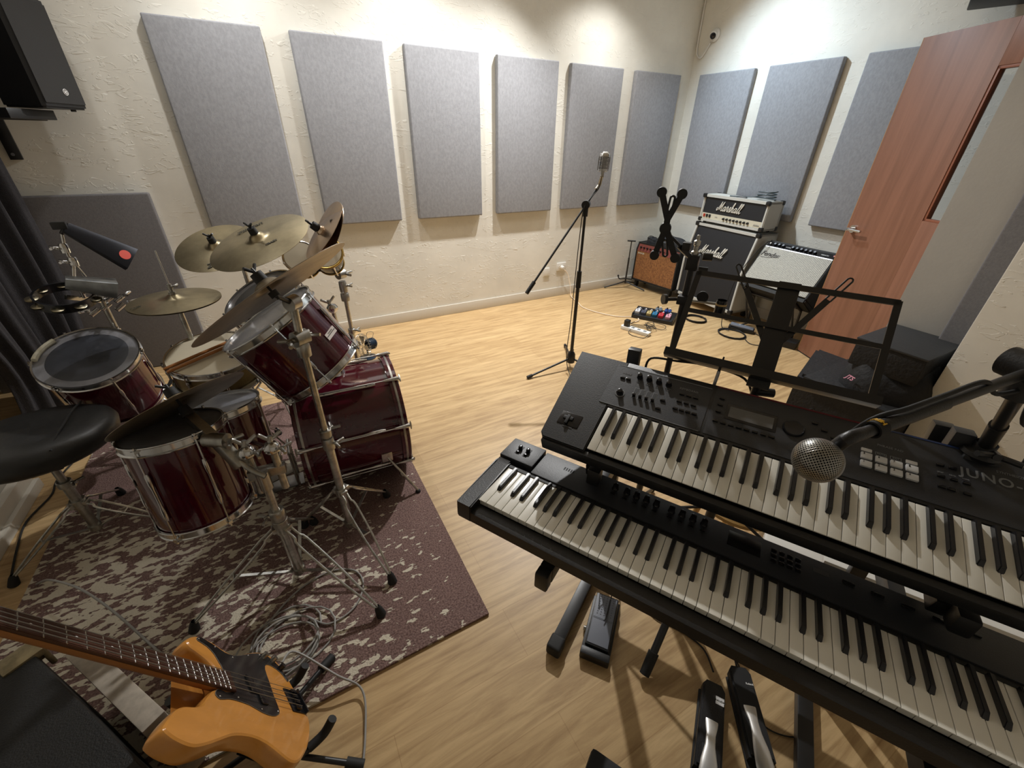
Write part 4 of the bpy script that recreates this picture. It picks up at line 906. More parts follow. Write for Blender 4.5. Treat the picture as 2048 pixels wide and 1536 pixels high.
def slotted(p0, p1, r):
    mb = MB(); d = (V(p1)-V(p0)); d.normalize(); s = V((-d.y, d.x, 0)); pts = []
    for k in range(13): a = -PI/2+PI*k/12; pts.append(V(p1)+(d*math.cos(a)+s*math.sin(a))*r)
    for k in range(13): a = PI/2+PI*k/12; pts.append(V(p0)+(d*math.cos(a)+s*math.sin(a))*r)
    return mb.tube(pts, .0032, 8, 0, closed=True)
xo('slotted_tab', slotted((-.002, .038, 0), (.0, .074, 0), .0062)); xo('slotted_tab', slotted((.002, -.05, 0), (.010, -.086, 0), .0065))
obj('clamp_arm', MB().bar(XP(.0, -.02)-up3*.012, XP(.050, -.060)-up3*.012, .012, .008, V((0, 0, 1)), .002).bar(XP(.045, -.060)-up3*.012, V((-3.02, -2.872, 1.205)), .012, .014, V((0, 0, 1)), .002).box(XP(.068, -.060)-up3*.012, (.024, .024, .026), KR, .003), 'black_metal', t)
kk = V((-3.02, -2.872, 1.2)); obj('clamp_body', MB().box(kk, (.036, .036, .05), KR, .004).cyl(kk+V((.015, -.02, .02)), kk+V((.035, -.04, .02)), .012, n=10).cyl(kk+V((.01, -.02, -.02)), kk+V((.028, -.04, -.02)), .009, n=10), 'black_metal', t)
# small clamp holder lower on the pole: rod with a disc and a cup
t = thing('cup_holder', 'black clamp-on arm with a disc and a cylindrical holder, in front of the speaker cabinet', 'holder', (-3.0, -2.9, 1.10))
kc = V((-3.02, -2.872, 1.075)); obj('clamp', MB().box(kc, (.04, .04, .03), KR, .004).cyl(kc+V((-.02, .015, 0)), kc+V((-.055, .03, 0)), .006, n=10).cyl(kc+V((-.052, .03, 0)), kc+V((-.062, .034, 0)), .017, n=16), 'black_metal', t)
e = kc+KX*.115+V((0, 0, .005)); obj('rod', MB().cyl(kc, e, .0045, n=10), 'chrome_dull', t); obj('disc', MB().cyl(kc+KX*.055-KY*.003+V((0, 0, .02)), kc+KX*.055+KY*.003+V((0, 0, .02)), .018, n=28), 'black_plastic', t)
hh = e+V((0, 0, -.01)); obj('sleeve', MB().lathe(hh+V((0, 0, -.03)), (0, 0, 1), [(.0005, 0), (.0155, 0), (.0165, .005), (.0165, .05), (.0145, .055), (.0145, .04), (.0005, .04)], 24), 'black_gloss', t); mat('cork', srgb(196, 168, 112), .6)
obj('band', MB().lathe(hh+V((0, 0, .008)), (0, 0, 1), [(.0163, 0), (.0169, 0), (.0169, .006), (.0163, .006)], 24).lathe(hh+V((0, 0, -.026)), (0, 0, 1), [(.0163, 0), (.0169, 0), (.0169, .008), (.0163, .008)], 24), 'cork', t)

# vocal microphone over the keys
mc = V((-3.674, -3.610, 1.2055)); cam_p = V((-4.1803, -3.7631, 1.5284)); md = V((.80, .14, -.60)).normalized()
mat('mic_body', srgb(58, 50, 46), .5, .3)
def grille(name):
    m = mat(name, (.42, .40, .36), .35, 1.); nt = m.node_tree; N = nt.nodes; L = nt.links; b = N['Principled BSDF']
    tc = N['Texture Coordinate']; prev = None
    for ang in (.78, -.78):
        mp = N.new('ShaderNodeMapping'); mp.inputs['Rotation'].default_value = (0, 0, ang); L.new(tc.outputs['UV'], mp.inputs[0])
        wv = N.new('ShaderNodeTexWave'); wv.inputs['Scale'].default_value = 3.0; wv.inputs['Distortion'].default_value = 0; L.new(mp.outputs[0], wv.inputs[0])
        r = N.new('ShaderNodeMapRange'); r.inputs[1].default_value = .5; r.inputs[2].default_value = .8; L.new(wv.outputs['Fac'], r.inputs[0])
        if prev:
            mx = N.new('ShaderNodeMath'); mx.operation = 'MAXIMUM'; L.new(prev.outputs[0], mx.inputs[0]); L.new(r.outputs[0], mx.inputs[1]); prev = mx
        else: prev = r
    mc_ = N.new('ShaderNodeMix'); mc_.data_type = 'RGBA'; L.new(prev.outputs[0], mc_.inputs[0]); mc_.inputs[6].default_value = (.01, .01, .01, 1); mc_.inputs[7].default_value = (.42, .41, .38, 1)
    L.new(mc_.outputs[2], b.inputs['Base Color']); bp = N.new('ShaderNodeBump'); bp.inputs['Strength'].default_value = 1; bp.inputs['Distance'].default_value = .001; L.new(prev.outputs[0], bp.inputs['Height']); L.new(bp.outputs[0], b.inputs['Normal'])
grille('mesh_grille')
def uv_lathe(o, c, a, sc):
    me = o.data; uv = me.uv_layers.new(name='UVMap'); B = basis(a); Mi = WM[o.name]
    for l in me.loops:
        p = B.inverted() @ (Mi @ me.vertices[l.vertex_index].co - V(c)); r = math.hypot(p.x, p.y); el = math.atan2(r, -p.z)  # angle from the tip
        s = el/(r+1e-9); uv.data[l.index].uv = (p.x*s*sc, p.y*s*sc)
t = thing('vocal_microphone', 'handheld-style microphone with a round mesh grille hanging over the upper keyboard', 'microphone', mc)
g = obj('grille', MB().sph(mc, .0255, 40, (1, 1, .98), basis(md)), 'mesh_grille', t, ang=80); uv_lathe(g, mc, md, .9)
obj('grille_ring', MB().lathe(mc+md*.004, md, [(.0255, -.003), (.0266, -.001), (.0266, .003), (.0255, .005)], 44), 'steel', t)
obj('handle', MB().lathe(mc, md, [(.0225, .014), (.0225, .026), (.018, .034), (.0165, .06), (.0135, .125), (.0115, .13), (.0005, .131)], 32), 'mic_body', t)
J = V((-3.277, -3.672, 1.257)); be = V((-3.634, -3.618, 1.229)); bd = (J-be).normalized()
t = thing('microphone_boom', 'black boom stand reaching in from the right edge over the upper keyboard', 'microphone stand', J)
obj('boom_arm', MB().cyl(be, J+bd*.25, .0072, n=18), 'black_metal', t); obj('boom_sleeve', MB().cyl(be+bd*.05, be+bd*.17, .0088, n=18), 'black_plastic', t)
hp = mc+md*.05; obj('mic_clip', MB().lathe(hp-md*.02, md, [(.0165, 0), (.0195, 0), (.0175, .05), (.0150, .05)], 24).tube([hp+V((0, 0, .012)), be+bd*-.01, be+bd*.02], .008, 10, 3), 'black_plastic', t)
K = V((-2.955, -3.650, .985)); obj('pole', MB().cyl(J, K, .0105, n=16).cyl(K+(J-K)*.0, K+(J-K)*.35, .0135, n=16), 'black_metal', t)
obj('joint', MB().cyl(J+V((-.012, -.03, 0)), J+V((.012, .03, 0)), .022, n=24).cyl(J+V((0, 0, -.045)), J, .018, n=18), 'black_plastic', t)
wb = obj('mount_clamp', MB().lathe(K+V((0, 0, -.03)), (0, 0, 1), [(.0005, 0), (.03, 0), (.034, .008), (.03, .016), (.018, .02), (.018, .035)], 26).box(K+V((.0, .0, -.045)), (.06, .05, .045), KR, .005), 'black_plastic', t)
wingnut(wb, K+V((-.03, -.02, .0)), (-1, -.5, .3), 1.3, 'black_metal')
tq = be+bd*.045; tie = obj('cable_tie', MB().lathe(tq-bd*.009, bd, [(.0085, 0), (.0108, 0), (.0108, .016), (.0085, .016)], 26), 'black_matte', t, label='black strap with gold lettering')
mat('gold_print', srgb(206, 160, 40), .5)
for i, ch in enumerate('HERCULES'):
    an = 1.9-.33*i; B = basis(bd); d = B @ V((math.cos(an), math.sin(an), 0)); text('lettering', ch, .0085, face_M(tq+d*.0112, bd.cross(d)*-1, bd*-1), 'gold_print', tie, bold=.0003)
dn_ = lambda s, h: be+bd*s+V((0, 0, h))
single('microphone_cable', MB().tube([mc+md*.165, mc+md*.19+V((.0, .02, -.0)), be+bd*.06+V((0, .02, -.012)), dn_(.09, .016), dn_(.16, .016), dn_(.24, .014), dn_(.30, -.022), J+V((.02, -.01, -.035)), J+V((.06, -.02, -.10)), K+V((.03, -.05, .05)), K+V((.06, -.06, -.1))], .0033, 8, 6), 'rubber', 'black cable running along the boom arm to the round-grille microphone', 'cable', be, ang=60)
t = thing('clamp_block', 'small dark grey clamp block on the back edge of the upper keyboard', 'clamp', UPM @ V((.735, .345, .02)))
obj('block', MB().box(UPM @ V((.735, .347, .004)), (.036, .03, .05), KR, .003), 'panel_grey', t); obj('bracket', MB().bar(UPM @ V((.74, .35, -.005)), K+V((0, 0, -.04)), .02, .02), 'black_metal', t)
# cable behind the keyboards
single('keyboard_cable', MB().tube([UPM @ V((.04, .34, -.03)), UPM @ V((.05, .36, .01)), UPM @ V((.12, .372, .012)), UPM @ V((.20, .385, .01)), UPM @ V((.30, .40, -.02)), UPM @ V((.34, .40, -.1))], .0034, 8, 6), 'rubber', 'black cable looping out behind the left end of the upper keyboard', 'cable', UPM @ V((.04, .34, 0)), ang=60)
t = thing('plug', 'thin black jack plug standing out of the upper keyboard back beside the music stand', 'plug', UPM @ V((.235, .34, 0)))
p0 = UPM @ V((.232, .34, -.02)); obj('sleeve', MB().cyl(p0, p0+V((.01, .004, .045)), .0045, n=12), 'steel', t); obj('boot', MB().cyl(p0+V((.01, .004, .045)), p0+V((.02, .008, .085)), .0038, .0022, 12), 'rubber', t)
# floor cables at the pedals
def cable(label, pts, r=.003, m='rubber', sm=8, grp=None, nm='cable', ct='cable'):
    return single(nm, MB().tube(pts, r, 8, sm), m, label, ct, pts[0], group=grp, ang=60)
cable('black cable running from the badged sustain pedal up under the keyboards', [(-3.24, -3.49, .02), (-3.20, -3.42, .006), (-3.22, -3.34, .005), (-3.26, -3.24, .005), (-3.20, -3.12, .006), (-3.10, -3.05, .2)])
cable('brown thin cable snaking on the floor behind the badged sustain pedal', [(-3.27, -3.20, .005), (-3.26, -3.28, .004), (-3.16, -3.38, .004), (-3.12, -3.46, .004), (-3.16, -3.56, .004), (-3.22, -3.66, .004), (-3.14, -3.73, .004), (-3.05, -3.66, .004), (-2.98, -3.56, .004)], .0022)
cable('black cable curving behind the unbadged sustain pedal', [(-3.16, -3.52, .02), (-3.09, -3.46, .01), (-3.02, -3.50, .006), (-2.98, -3.60, .006), (-2.9, -3.66, .006), (-2.84, -3.58, .006)])
cable('tangled black cable hanging beside the expression pedal from the stand foot', [(-3.33, -3.04, .03), (-3.42, -3.10, .10), (-3.38, -3.05, .16), (-3.36, -3.12, .10), (-3.30, -3.08, .07), (-3.37, -3.13, .055), (-3.45, -3.19, .058), (-3.47, -3.2, .06)], .0022)

# ---------------------------------------------------------------- bass guitar on its stand
bq = V((-4.7261, -3.0415, .9223)); CP = V((-4.1803, -3.7631, 1.5284)); S = .965
BM = Matrix(((.3276, -.2752, .9039), (.0949, .9614, .2584), (-.9401, .0012, .3410))); 
BMx = TM(CP+(bq-CP)*S+V((0, 0, .0)), BM @ Matrix.Scale(S, 3))
t = thing('bass_guitar', 'natural wood electric bass guitar with a black pickguard leaning on a stand, lower left', 'bass guitar', M=BMx)
mat('bass_wood', srgb(206, 142, 66), .28, var=(4, .10), coat=.4, stretch=(1, 4, 1)); mat('pick_black', (.012, .012, .013), .14, var=(8, .5)); wood_grain('rosewood', srgb(84, 50, 36), srgb(52, 30, 22), .4, 0); wood_grain('maple_neck', srgb(176, 122, 72), srgb(150, 98, 54), .35, 0)
mat('pick_edge', srgb(120, 118, 114), .4)
body = [(.557, .062), (.531, .079), (.507, .092), (.5, .11), (.523, .133), (.554, .146), (.577, .144), (.602, .138), (.631, .126), (.661, .118), (.694, .122), (.737, .144), (.787, .166), (.828, .175), (.867, .172), (.893, .152), (.908, .122), (.915, .083), (.922, .042), (.927, .008), (.928, -.027), (.92, -.066), (.891, -.109), (.855, -.147), (.822, -.172), (.785, -.195), (.755, -.204), (.73, -.198), (.702, -.179), (.672, -.16), (.637, -.149), (.6, -.147), (.562, -.151), (.523, -.164), (.485, -.178), (.452, -.188), (.431, -.191), (.41, -.188), (.386, -.179), (.369, -.167), (.364, -.156), (.375, -.14), (.394, -.12), (.415, -.102), (.438, -.092), (.47, -.087), (.492, -.076), (.512, -.056), (.535, -.034), (.560, -.015), (.575, .01), (.572, .04)]
def smooth_poly(P, k=3, closed=True):
    Q = []; n = len(P)
    for i in range(n):
        a, b, c, d = [V((*P[(i+j) % n], 0)) for j in (-1, 0, 1, 2)]
        for s in range(k):
            u = s/k; q = .5*((2*b)+(c-a)*u+(2*a-5*b+4*c-d)*u*u+(3*b-a-3*c+d)*u**3); Q.append((q.x, q.y))
    return Q
def inset(P, d):
    n = len(P); out = []; A = sum(P[i][0]*P[(i+1) % n][1]-P[(i+1) % n][0]*P[i][1] for i in range(n)); sg = 1 if A > 0 else -1
    for i in range(n):
        a, b = V((*P[i-1], 0)), V((*P[(i+1) % n], 0)); t_ = (b-a); t_.normalize(); nn = V((-t_.y, t_.x, 0))*sg; out.append((P[i][0]+nn.x*d, P[i][1]+nn.y*d))
    return out
BP = smooth_poly(body, 3); mb = MB(); T0 = -.012
rows = [(0.007, T0), (.003, T0-.003), (.0008, T0-.008), (0, T0-.016), (0, T0-.028), (.001, T0-.034), (.004, T0-.040), (.007, T0-.042)]
rg = []
for d, z_ in rows: rg.append([mb.b.verts.new((x, y, z_)) for x, y in inset(BP, d)])
mb.loft(rg[::-1]); bmesh.ops.triangulate(mb.b, faces=[f for f in mb.b.faces if len(f.verts) > 8])
obj('body', mb, 'bass_wood', t, world=False, ang=28)
pg = [(.600, .049), (.596, .062), (.588, .089), (.569, .111), (.54, .122), (.543, .132), (.558, .136), (.579, .130), (.609, .120), (.633, .109), (.667, .108), (.704, .120), (.752, .142), (.818, .163), (.851, .156), (.885, .132), (.898, .105), (.902, .080), (.894, .078), (.884, .100), (.862, .116), (.835, .124), (.812, .118), (.796, .095), (.790, .05), (.782, -.001), (.779, -.049), (.765, -.065), (.737, -.073), (.699, -.069), (.656, -.054), (.606, -.049), (.579, -.051), (.552, -.057), (.541, -.048), (.546, -.036), (.561, -.029), (.600, -.029)]
PG = smooth_poly(pg, 2); pk = obj('pickguard', MB().prism(PG, T0-.001, T0+.0022), 'pick_black', t, world=False); mb = MB(); mb.tube([(x, y, T0+.0012) for x, y in PG], .0009, 6, 0, closed=True); obj('pickguard_edge', mb, 'pick_edge', pk, world=False)
mb = MB()
for x, y in ((.545, .128), (.60, .118), (.66, .1), (.74, .132), (.80, .152), (.77, -.055), (.70, -.06), (.62, -.04), (.553, -.05)): mb.sph((x, y, T0+.0024), .0026, 8, (1, 1, .5))
obj('pickguard_screws', mb, 'chrome', pk, world=False); bpy.data.objects['pickguard_screws']['kind'] = 'stuff'
for x, y, lb in ((.695, .016, 1), (.720, -.016, 1)): obj('pickup', MB().bx(x-.014, x+.014, y-.028, y+.028, T0, T0+.007, .004), 'black_gloss', t, world=False)
obj('pickup', MB().bx(.796, .812, -.045, .045, T0, T0+.008, .003), 'black_gloss', t, world=False) if False else None
for x, y in ((.815, .148), (.858, .146), (.884, .122)): obj('control_knob', MB().cyl((x, y, T0), (x, y, T0+.016), .0092, .0085, 20), 'chrome_dull' if x < .87 else 'black_gloss', t, world=False)
br = obj('bridge', MB().bx(.850, .915, -.040, .040, T0-.001, T0+.003, .001).bx(.908, .915, -.040, .040, T0, T0+.012, .001), 'black_gloss', t, world=False)
W20, W0 = .058, .041
NK = .6025
def wn(x): return W0+(W20-W0)*x/NK
mb = MB(); A = [(-.0, W0/2), (NK+.01, wn(NK+.01)/2), (NK+.01, -wn(NK+.01)/2), (0, -W0/2)]
obj('fingerboard', MB().prism(A[::-1], -.010, -.004, None, .001), 'rosewood', t, world=False)
mb = MB(); rg = []
for x in (-.005, .1, .3, .5, .60):
    w_ = wn(x)/2; dp_ = .019+.004*x; rg.append([mb.b.verts.new((x, w_*math.cos(a)*1.0, -.010-dp_*max(0, -math.sin(a)))) for a in [0, -.4, -.8, -1.2, -PI/2, -1.94, -2.34, -2.74, -PI]])
mb.loft(rg); obj('neck', mb, 'maple_neck', t, world=False, ang=60)
fr = None
for n_ in range(1, 21):
    x = .864*(1-2**(-n_/12)); w_ = wn(x)/2-.0008
    fo = obj('fret', MB().tube([(x, -w_, -.0042), (x, 0, -.0034), (x, w_, -.0042)], .0012, 6), 'chrome', t, world=False)
mb = MB()
for n_ in (3, 5, 7, 9, 15, 17, 19): x = .864*(1-.5*(2**(-n_/12)+2**(-(n_-1)/12))); mb.cyl((x, 0, -.0042), (x, 0, -.0036), .0028, n=12)
x = .864*(1-.5*(2**(-1)+2**(-11/12)))
for y in (-.012, .012): mb.cyl((x, y, -.0042), (x, y, -.0036), .0028, n=12)
o = obj('position_dots', mb, 'white_print', t, world=False); o['kind'] = 'stuff'
for k in range(4):
    y0 = (-1.5+k)*.0098; y1 = (-1.5+k)*.019; obj('string', MB().cyl((-.01, y0, -.001), (.885, y1, .0008), .0011-.00015*k if k < 3 else .0007, n=6), 'steel', t, world=False)
    sd_ = obj('bridge_saddle', MB().bx(.866+.003*k, .886+.003*k, y1-.006, y1+.006, T0+.003, T0+.011, .001), 'black_gloss', br, world=False)
hs = smooth_poly([(-.01, .024), (-.05, .032), (-.11, .030), (-.18, .035), (-.215, .02), (-.21, -.02), (-.17, -.045), (-.12, -.05), (-.07, -.035), (-.01, -.024)], 2)
obj('headstock', MB().prism(hs, -.024, -.010, None, .002), 'maple_neck', t, world=False)
for k in range(4): obj('tuning_peg', MB().cyl((-.05-.04*k, .02, -.012), (-.05-.04*k, .02, .004), .006, n=12).cyl((-.05-.04*k, .03, -.018), (-.05-.04*k, .055, -.018), .003, n=8).box((-.05-.04*k, .063, -.018), (.022, .016, .005), None, .002), 'chrome_dull', t, world=False)
obj('strap_button', MB().cyl((.926, -.02, T0-.021), (.942, -.02, T0-.021), .006, .008, 14), 'black_metal', t, world=False)
def bp_(x, y, z_=0): return BMx @ V((x, y, z_))
t = thing('guitar_stand', 'low black guitar stand with padded yokes holding the bass', 'guitar stand', (-4.45, -2.99, .0))
back = bp_(.5, 0, -.08); hub = V((-4.60, -3.04, .40))
obj('upright', MB().tube([V((-4.56, -3.02, .02)), bp_(.75, .0, -.13), bp_(.60, 0, -.10), bp_(.50, 0, -.075)], .010, 12, 5), 'black_metal', t)
for s in (1, -1):
    arm = obj('lower_arm', MB().tube([V((-4.58, -3.03, .12)), bp_(.90, s*.09, -.11), bp_(.955, s*.10, -.06), bp_(.962, s*.10, -.01), bp_(.945, s*.10, .03)], .0085, 10, 5), 'black_metal', t)
    obj('padded_hook', MB().tube([bp_(.952, s*.10, -.055), bp_(.962, s*.10, -.01), bp_(.940, s*.10, .034)], .0125, 10, 4), 'rubber', arm)
for f in ((-4.36, -2.86, 0), (-4.33, -3.16, 0), (-4.83, -3.04, 0)):
    f = V(f); z_ = .026 if f.y > -2.95 else .014
    lg = obj('leg', MB().cyl((-4.56, -3.02, .07), f+V((0, 0, z_)), .008, n=10), 'black_metal', t); d = (f-V((-4.56, -3.02, .07))).normalized(); obj('rubber_foot', MB().cyl(f+V((0, 0, z_))-d*.02, f+V((0, 0, z_))+d*.03, .014, n=14), 'rubber', lg)
o = obj('backrest_arm', MB().tube([V((-4.60, -3.03, .20)), V((-4.66, -2.88, .10)), V((-4.74, -2.80, .06))], .010, 10, 4).sph((-4.66, -2.88, .11), .013, 12), 'black_metal', t)
mat('cable_grey', srgb(150, 148, 144), .45); 
cable('pale grey cable dropping from the bass body to the floor at the bottom edge', [bp_(.88, .13, .003), bp_(.93, .16, .03), (-4.33, -2.93, .06), (-4.27, -2.99, .02), (-4.285, -3.10, .008), (-4.33, -3.24, .006), (-4.38, -3.40, .006)], .0034, 'cable_grey')
# coiled cable on the rug
pts = []
random.seed(3)
for k in range(5*18):
    a_ = 2*PI*k/18; r = .115+.018*math.sin(a_*.37)+.010*math.sin(a_*1.3); pts.append((-4.47+.025*math.sin(a_*.21)+r*math.cos(a_)*1.0, -2.72+.02*math.cos(a_*.17)+r*math.sin(a_)*.85, .017+.0035*(k//18)+.003*math.sin(a_*2.1)))
cable('coil of pale grey cable lying on the rug in front of the tom stand', pts, .0034, 'cable_grey', 1)
cable('pale grey cable loop spreading from the coil toward the drum stand foot', [(-4.39, -2.66, .018), (-4.33, -2.72, .018), (-4.24, -2.70, .017), (-4.19, -2.62, .017), (-4.21, -2.54, .017), (-4.30, -2.50, .017), (-4.42, -2.53, .017), (-4.52, -2.62, .02), (-4.56, -2.72, .02), (-4.50, -2.80, .02), (-4.42, -2.80, .02), (-4.38, -2.75, .022)], .0034, 'cable_grey')
cable('brown-grey cable arching over the rug beside the throne foot', [(-5.30, -2.02, .015), (-5.20, -2.12, .10), (-5.08, -2.24, .12), (-4.98, -2.36, .08), (-4.88, -2.50, .02), (-4.80, -2.62, .018), (-4.72, -2.76, .018)], .004, 'cable_grey')
cable('pair of dark cables along the skirting at the far left', [(-5.40, -1.15, .006), (-5.43, -1.30, .006), (-5.42, -1.42, .006), (-5.46, -1.58, .006), (-5.44, -1.75, .006), (-5.40, -1.95, .006)], .004, 'rubber')

# black bass cabinet bottom left, grey board behind it
u_ = V((.403, -.581, 0)).normalized(); vv_ = V((u_.y, -u_.x, 0)); vv_ = vv_ if vv_.x < 0 else -vv_
c0 = V((-4.952, -2.692, 0)); CR = Matrix((u_, -vv_, V((0, 0, 1)))).transposed()
t = thing('bass_cabinet', 'big black amplifier cabinet with a worn metal corner, bottom left foreground', 'amplifier cabinet', c0)
mat('tolex', (.005, .005, .005), .62, bump=(260, .3)); mat('worn_brass', srgb(150, 138, 110), .4, .8, var=(30, .3)); mat('felt_top', srgb(70, 66, 66), .9, var=(60, .2))
hcab = .40
obj('shell', MB().box(c0+u_*.33+vv_*.26+V((0, 0, hcab/2+.02)), (.66, .50, hcab), CR, .008), 'tolex', t)
cr = c0+V((0, 0, hcab+.015)); mb = MB().box(cr+u_*.022+vv_*.03, (.056, .075, .022), CR, .007).box(cr+u_*.0+vv_*.03+V((0, 0, -.03)), (.012, .075, .06), CR, .004).box(cr+u_*.02+vv_*-.003+V((0, 0, -.03)), (.05, .012, .06), CR, .004)
obj('metal_corner', mb, 'worn_brass', t)
obj('control_plate', MB().box(c0+u_*.30+vv_*.40+V((0, 0, hcab+.023)), (.34, .16, .006), CR, .002), 'felt_top', t, label='dull grey plate on the cabinet top')
mat('board_grey', srgb(176, 166, 152), .8, var=(30, .15))
single('grey_board', MB().box(c0+u_*.17-vv_*.045+V((0, 0, .155)), (.38, .05, .29), CR, .004), 'board_grey', 'narrow grey board standing between the black cabinet and the bass', 'board', c0+u_*.24-vv_*.06)
t = thing('road_case', 'black case corner at the bottom edge of the picture, centre foreground', 'case', V((-3.787, -3.501, 0))+KX*.12-KY*.10)
obj('case_body', MB().box(V((-3.787, -3.501, .128))+KX*.12-KY*.10, (.24, .20, .255), KR, .010), 'black_matte', t)

# ---------------------------------------------------------------- amplifiers in the far corner
mat('tolex_grey', srgb(150, 150, 146), .6, bump=(300, .3)); mat('silver_tolex', srgb(196, 196, 190), .5, bump=(250, .2)); mat('grille_black', (.011, .011, .013), .75, bump=(500, .3)); mat('gold_panel', srgb(206, 200, 180), .35)
mat('logo_white', srgb(232, 230, 222), .4)
LA = [[(.34, .42), (.18, .5), (.02, .36), (.0, .12), (.10, 0), (.25, .15), (.35, .5), (.31, .1), (.39, 0), (.5, .12)]]
def script_logo(M, width, parent):
    S_ = [[(-.10, .34), (-.17, .16), (-.06, .0), (.08, .2), (.27, .98)], [(.27, .98), (.31, .5), (.31, .08)], [(.31, .08), (.45, .5), (.66, .98)], [(.66, .98), (.62, .5), (.62, .12), (.70, 0), (.84, .12)]]
    sh = lambda L, d: [[(x+d, y) for x, y in q] for q in L]
    S_ += sh(LA, .90) + [[(1.40, .12), (1.50, .48), (1.54, .6), (1.55, .46), (1.68, .46), (1.64, .15), (1.72, 0), (1.84, .14)], [(1.84, .14), (2.02, .56), (2.04, .34), (2.10, .14), (2.0, 0), (1.88, .05)], [(2.0, 0), (2.14, .06), (2.26, .22)]]
    S_ += [[(2.26, .22), (2.46, .82), (2.42, 1.02), (2.33, .88), (2.28, .4), (2.26, .0)], [(2.27, .2), (2.40, .47), (2.52, .44), (2.49, .12), (2.57, 0), (2.68, .12)]] + sh(LA, 2.74)
    for d in (3.24, 3.56): S_.append([(d, .12), (d+.26, .80), (d+.24, 1.02), (d+.14, .9), (d+.10, .3), (d+.14, .02), (d+.22, .0), (d+.34, .14)])
    k = width/4.1; mb = MB()
    for q in S_:
        P = [M @ V(((x-1.95)*k*.98+(y-.4)*k*.42, (y-.45)*k*1.25, .001)) for x, y in q]
        mb.tube(P, .0036*width/.3, 6, 4 if len(q) > 2 else 0)
    return obj('logo', mb, 'logo_white', parent)
r_ = V((-.071, -.9975, 0)).normalized(); n_ = V((r_.y, -r_.x, 0)); n_ = n_ if n_.x < 0 else -n_; AR = Matrix((r_, -n_, V((0, 0, 1)))).transposed()
o0 = V((-.372, -.705, 0))
def ap(x, y, z): return o0 + r_*x - n_*y + V((0, 0, z))     # y into the wall
W = .735
t = thing('speaker_cabinet', 'tall silver-edged black speaker cabinet with white script logo, slanted upper front', 'speaker cabinet', ap(W/2, .15, 0))
zb, zc, zt, sb = .085, .47, .825, .085
prof = [(0, zb), (0, zc), (sb, zt), (.34, zt), (.34, zb)]
Mx = TM(o0, Matrix((-n_, V((0, 0, 1)), r_)).transposed())       # local x = depth, y = height, z = along the width
obj('shell', MB().prism([(d, z) for d, z in prof], .0, .022, Mx, .004).prism(prof, W-.022, W, Mx, .004).prism([(sb, zt-.024), (sb, zt), (.34, zt), (.34, zt-.024)], 0, W, Mx, .004).prism([(0, zb), (0, zb+.026), (.34, zb+.026), (.34, zb)], 0, W, Mx, .004).prism([(.32, zb), (.32, zt), (.34, zt), (.34, zb)], 0, W, Mx), 'silver_tolex', t)
mb = MB().prism([(.012, zb+.02), (.012, zc), (sb+.010, zt-.02), (sb+.04, zt-.02), (.05, zb+.02)], .02, W-.02, Mx); obj('grille_cloth', mb, 'grille_black', t)
for x in (.012, W-.012):
    for y, z in ((.0+sb+.01, zt-.01), (.01, zb+.012)): obj('corner_cap', MB().box(ap(x, y, z), (.045, .04, .045), AR, .012), 'black_plastic', t)
for x in (.06, W-.06):
    for y in (.05, .29): obj('caster', MB().cyl(ap(x-.012, y, .032), ap(x+.012, y, .032), .032, n=20).box(ap(x, y, .07), (.03, .05, .03), AR), 'rubber', t)
sl = math.atan2(sb, zc-zt)
lm = face_M(ap(.33, (sb)*.35-.002, zc+(zt-zc)*.36), r_, V((0, 0, zt-zc))-n_*sb); script_logo(lm, .30, t)
# head
W2, D2, H2 = .715, .215, .245; h0 = V((-.292, -.722, .850)); hr = V((-.045, -.999, 0)).normalized(); hn_ = V((hr.y, -hr.x, 0)); hn_ = hn_ if hn_.x < 0 else -hn_; HR = Matrix((hr, -hn_, V((0, 0, 1)))).transposed()
def hp_(x, y, z): return h0 + hr*x - hn_*y + V((0, 0, z))
t = thing('guitar_amplifier', 'silver and black guitar amplifier head with white script logo, on the tall cabinet', 'amplifier', hp_(W2/2, .1, -.02))
Mh = TM(h0, Matrix((-hn_, V((0, 0, 1)), hr)).transposed()); R2 = [(0, 0), (.010, H2), (D2, H2), (D2, 0)]
obj('shell', MB().prism(R2, 0, .024, Mh, .006).prism(R2, W2-.024, W2, Mh, .006).prism([(.009, H2-.024), (.010, H2), (D2, H2), (D2, H2-.024)], 0, W2, Mh, .004).prism([(0, 0), (.0, .018), (D2, .02), (D2, 0)], 0, W2, Mh, .003).prism([(D2-.02, 0), (D2-.02, H2), (D2, H2), (D2, 0)], 0, W2, Mh), 'silver_tolex', t)
obj('front_panel', MB().prism([(.014, .075), (.018, H2-.022), (.05, H2-.022), (.05, .075)], .022, W2-.022, Mh), 'grille_black', t)
cp = obj('control_panel', MB().prism([(.010, .02), (.012, .075), (.05, .075), (.05, .02)], .022, W2-.022, Mh), 'gold_panel', t)
for k in range(8):
    p0 = hp_(.29+.038*k, .010, .046); obj('control_knob', MB().cyl(p0, p0+hn_*.015, .0115, .009, 16), 'black_gloss', cp)
mat('rocker_red', srgb(170, 50, 30), .4)
for k in range(3): obj('rocker_switch', MB().box(hp_(.055+.033*k, .008, .052), (.022, .008, .028), HR, .002), 'rocker_red' if k == 0 else 'black_gloss', cp)
for x in (.014, W2-.014):
    for z in (.014, H2-.014):
        for y in (.012, D2-.014): obj('corner_cap', MB().box(hp_(x, y, z), (.040, .036, .040), HR, .012), 'black_plastic', t)
for x in (.06, W2-.06):
    for y in (.03, D2-.03): obj('rubber_foot', MB().cyl(hp_(x, y, -.022), hp_(x, y, 0), .015, n=14), 'rubber', t)
script_logo(face_M(hp_(W2*.46, .011, .150), hr, V((0, 0, 1))), .275, t)
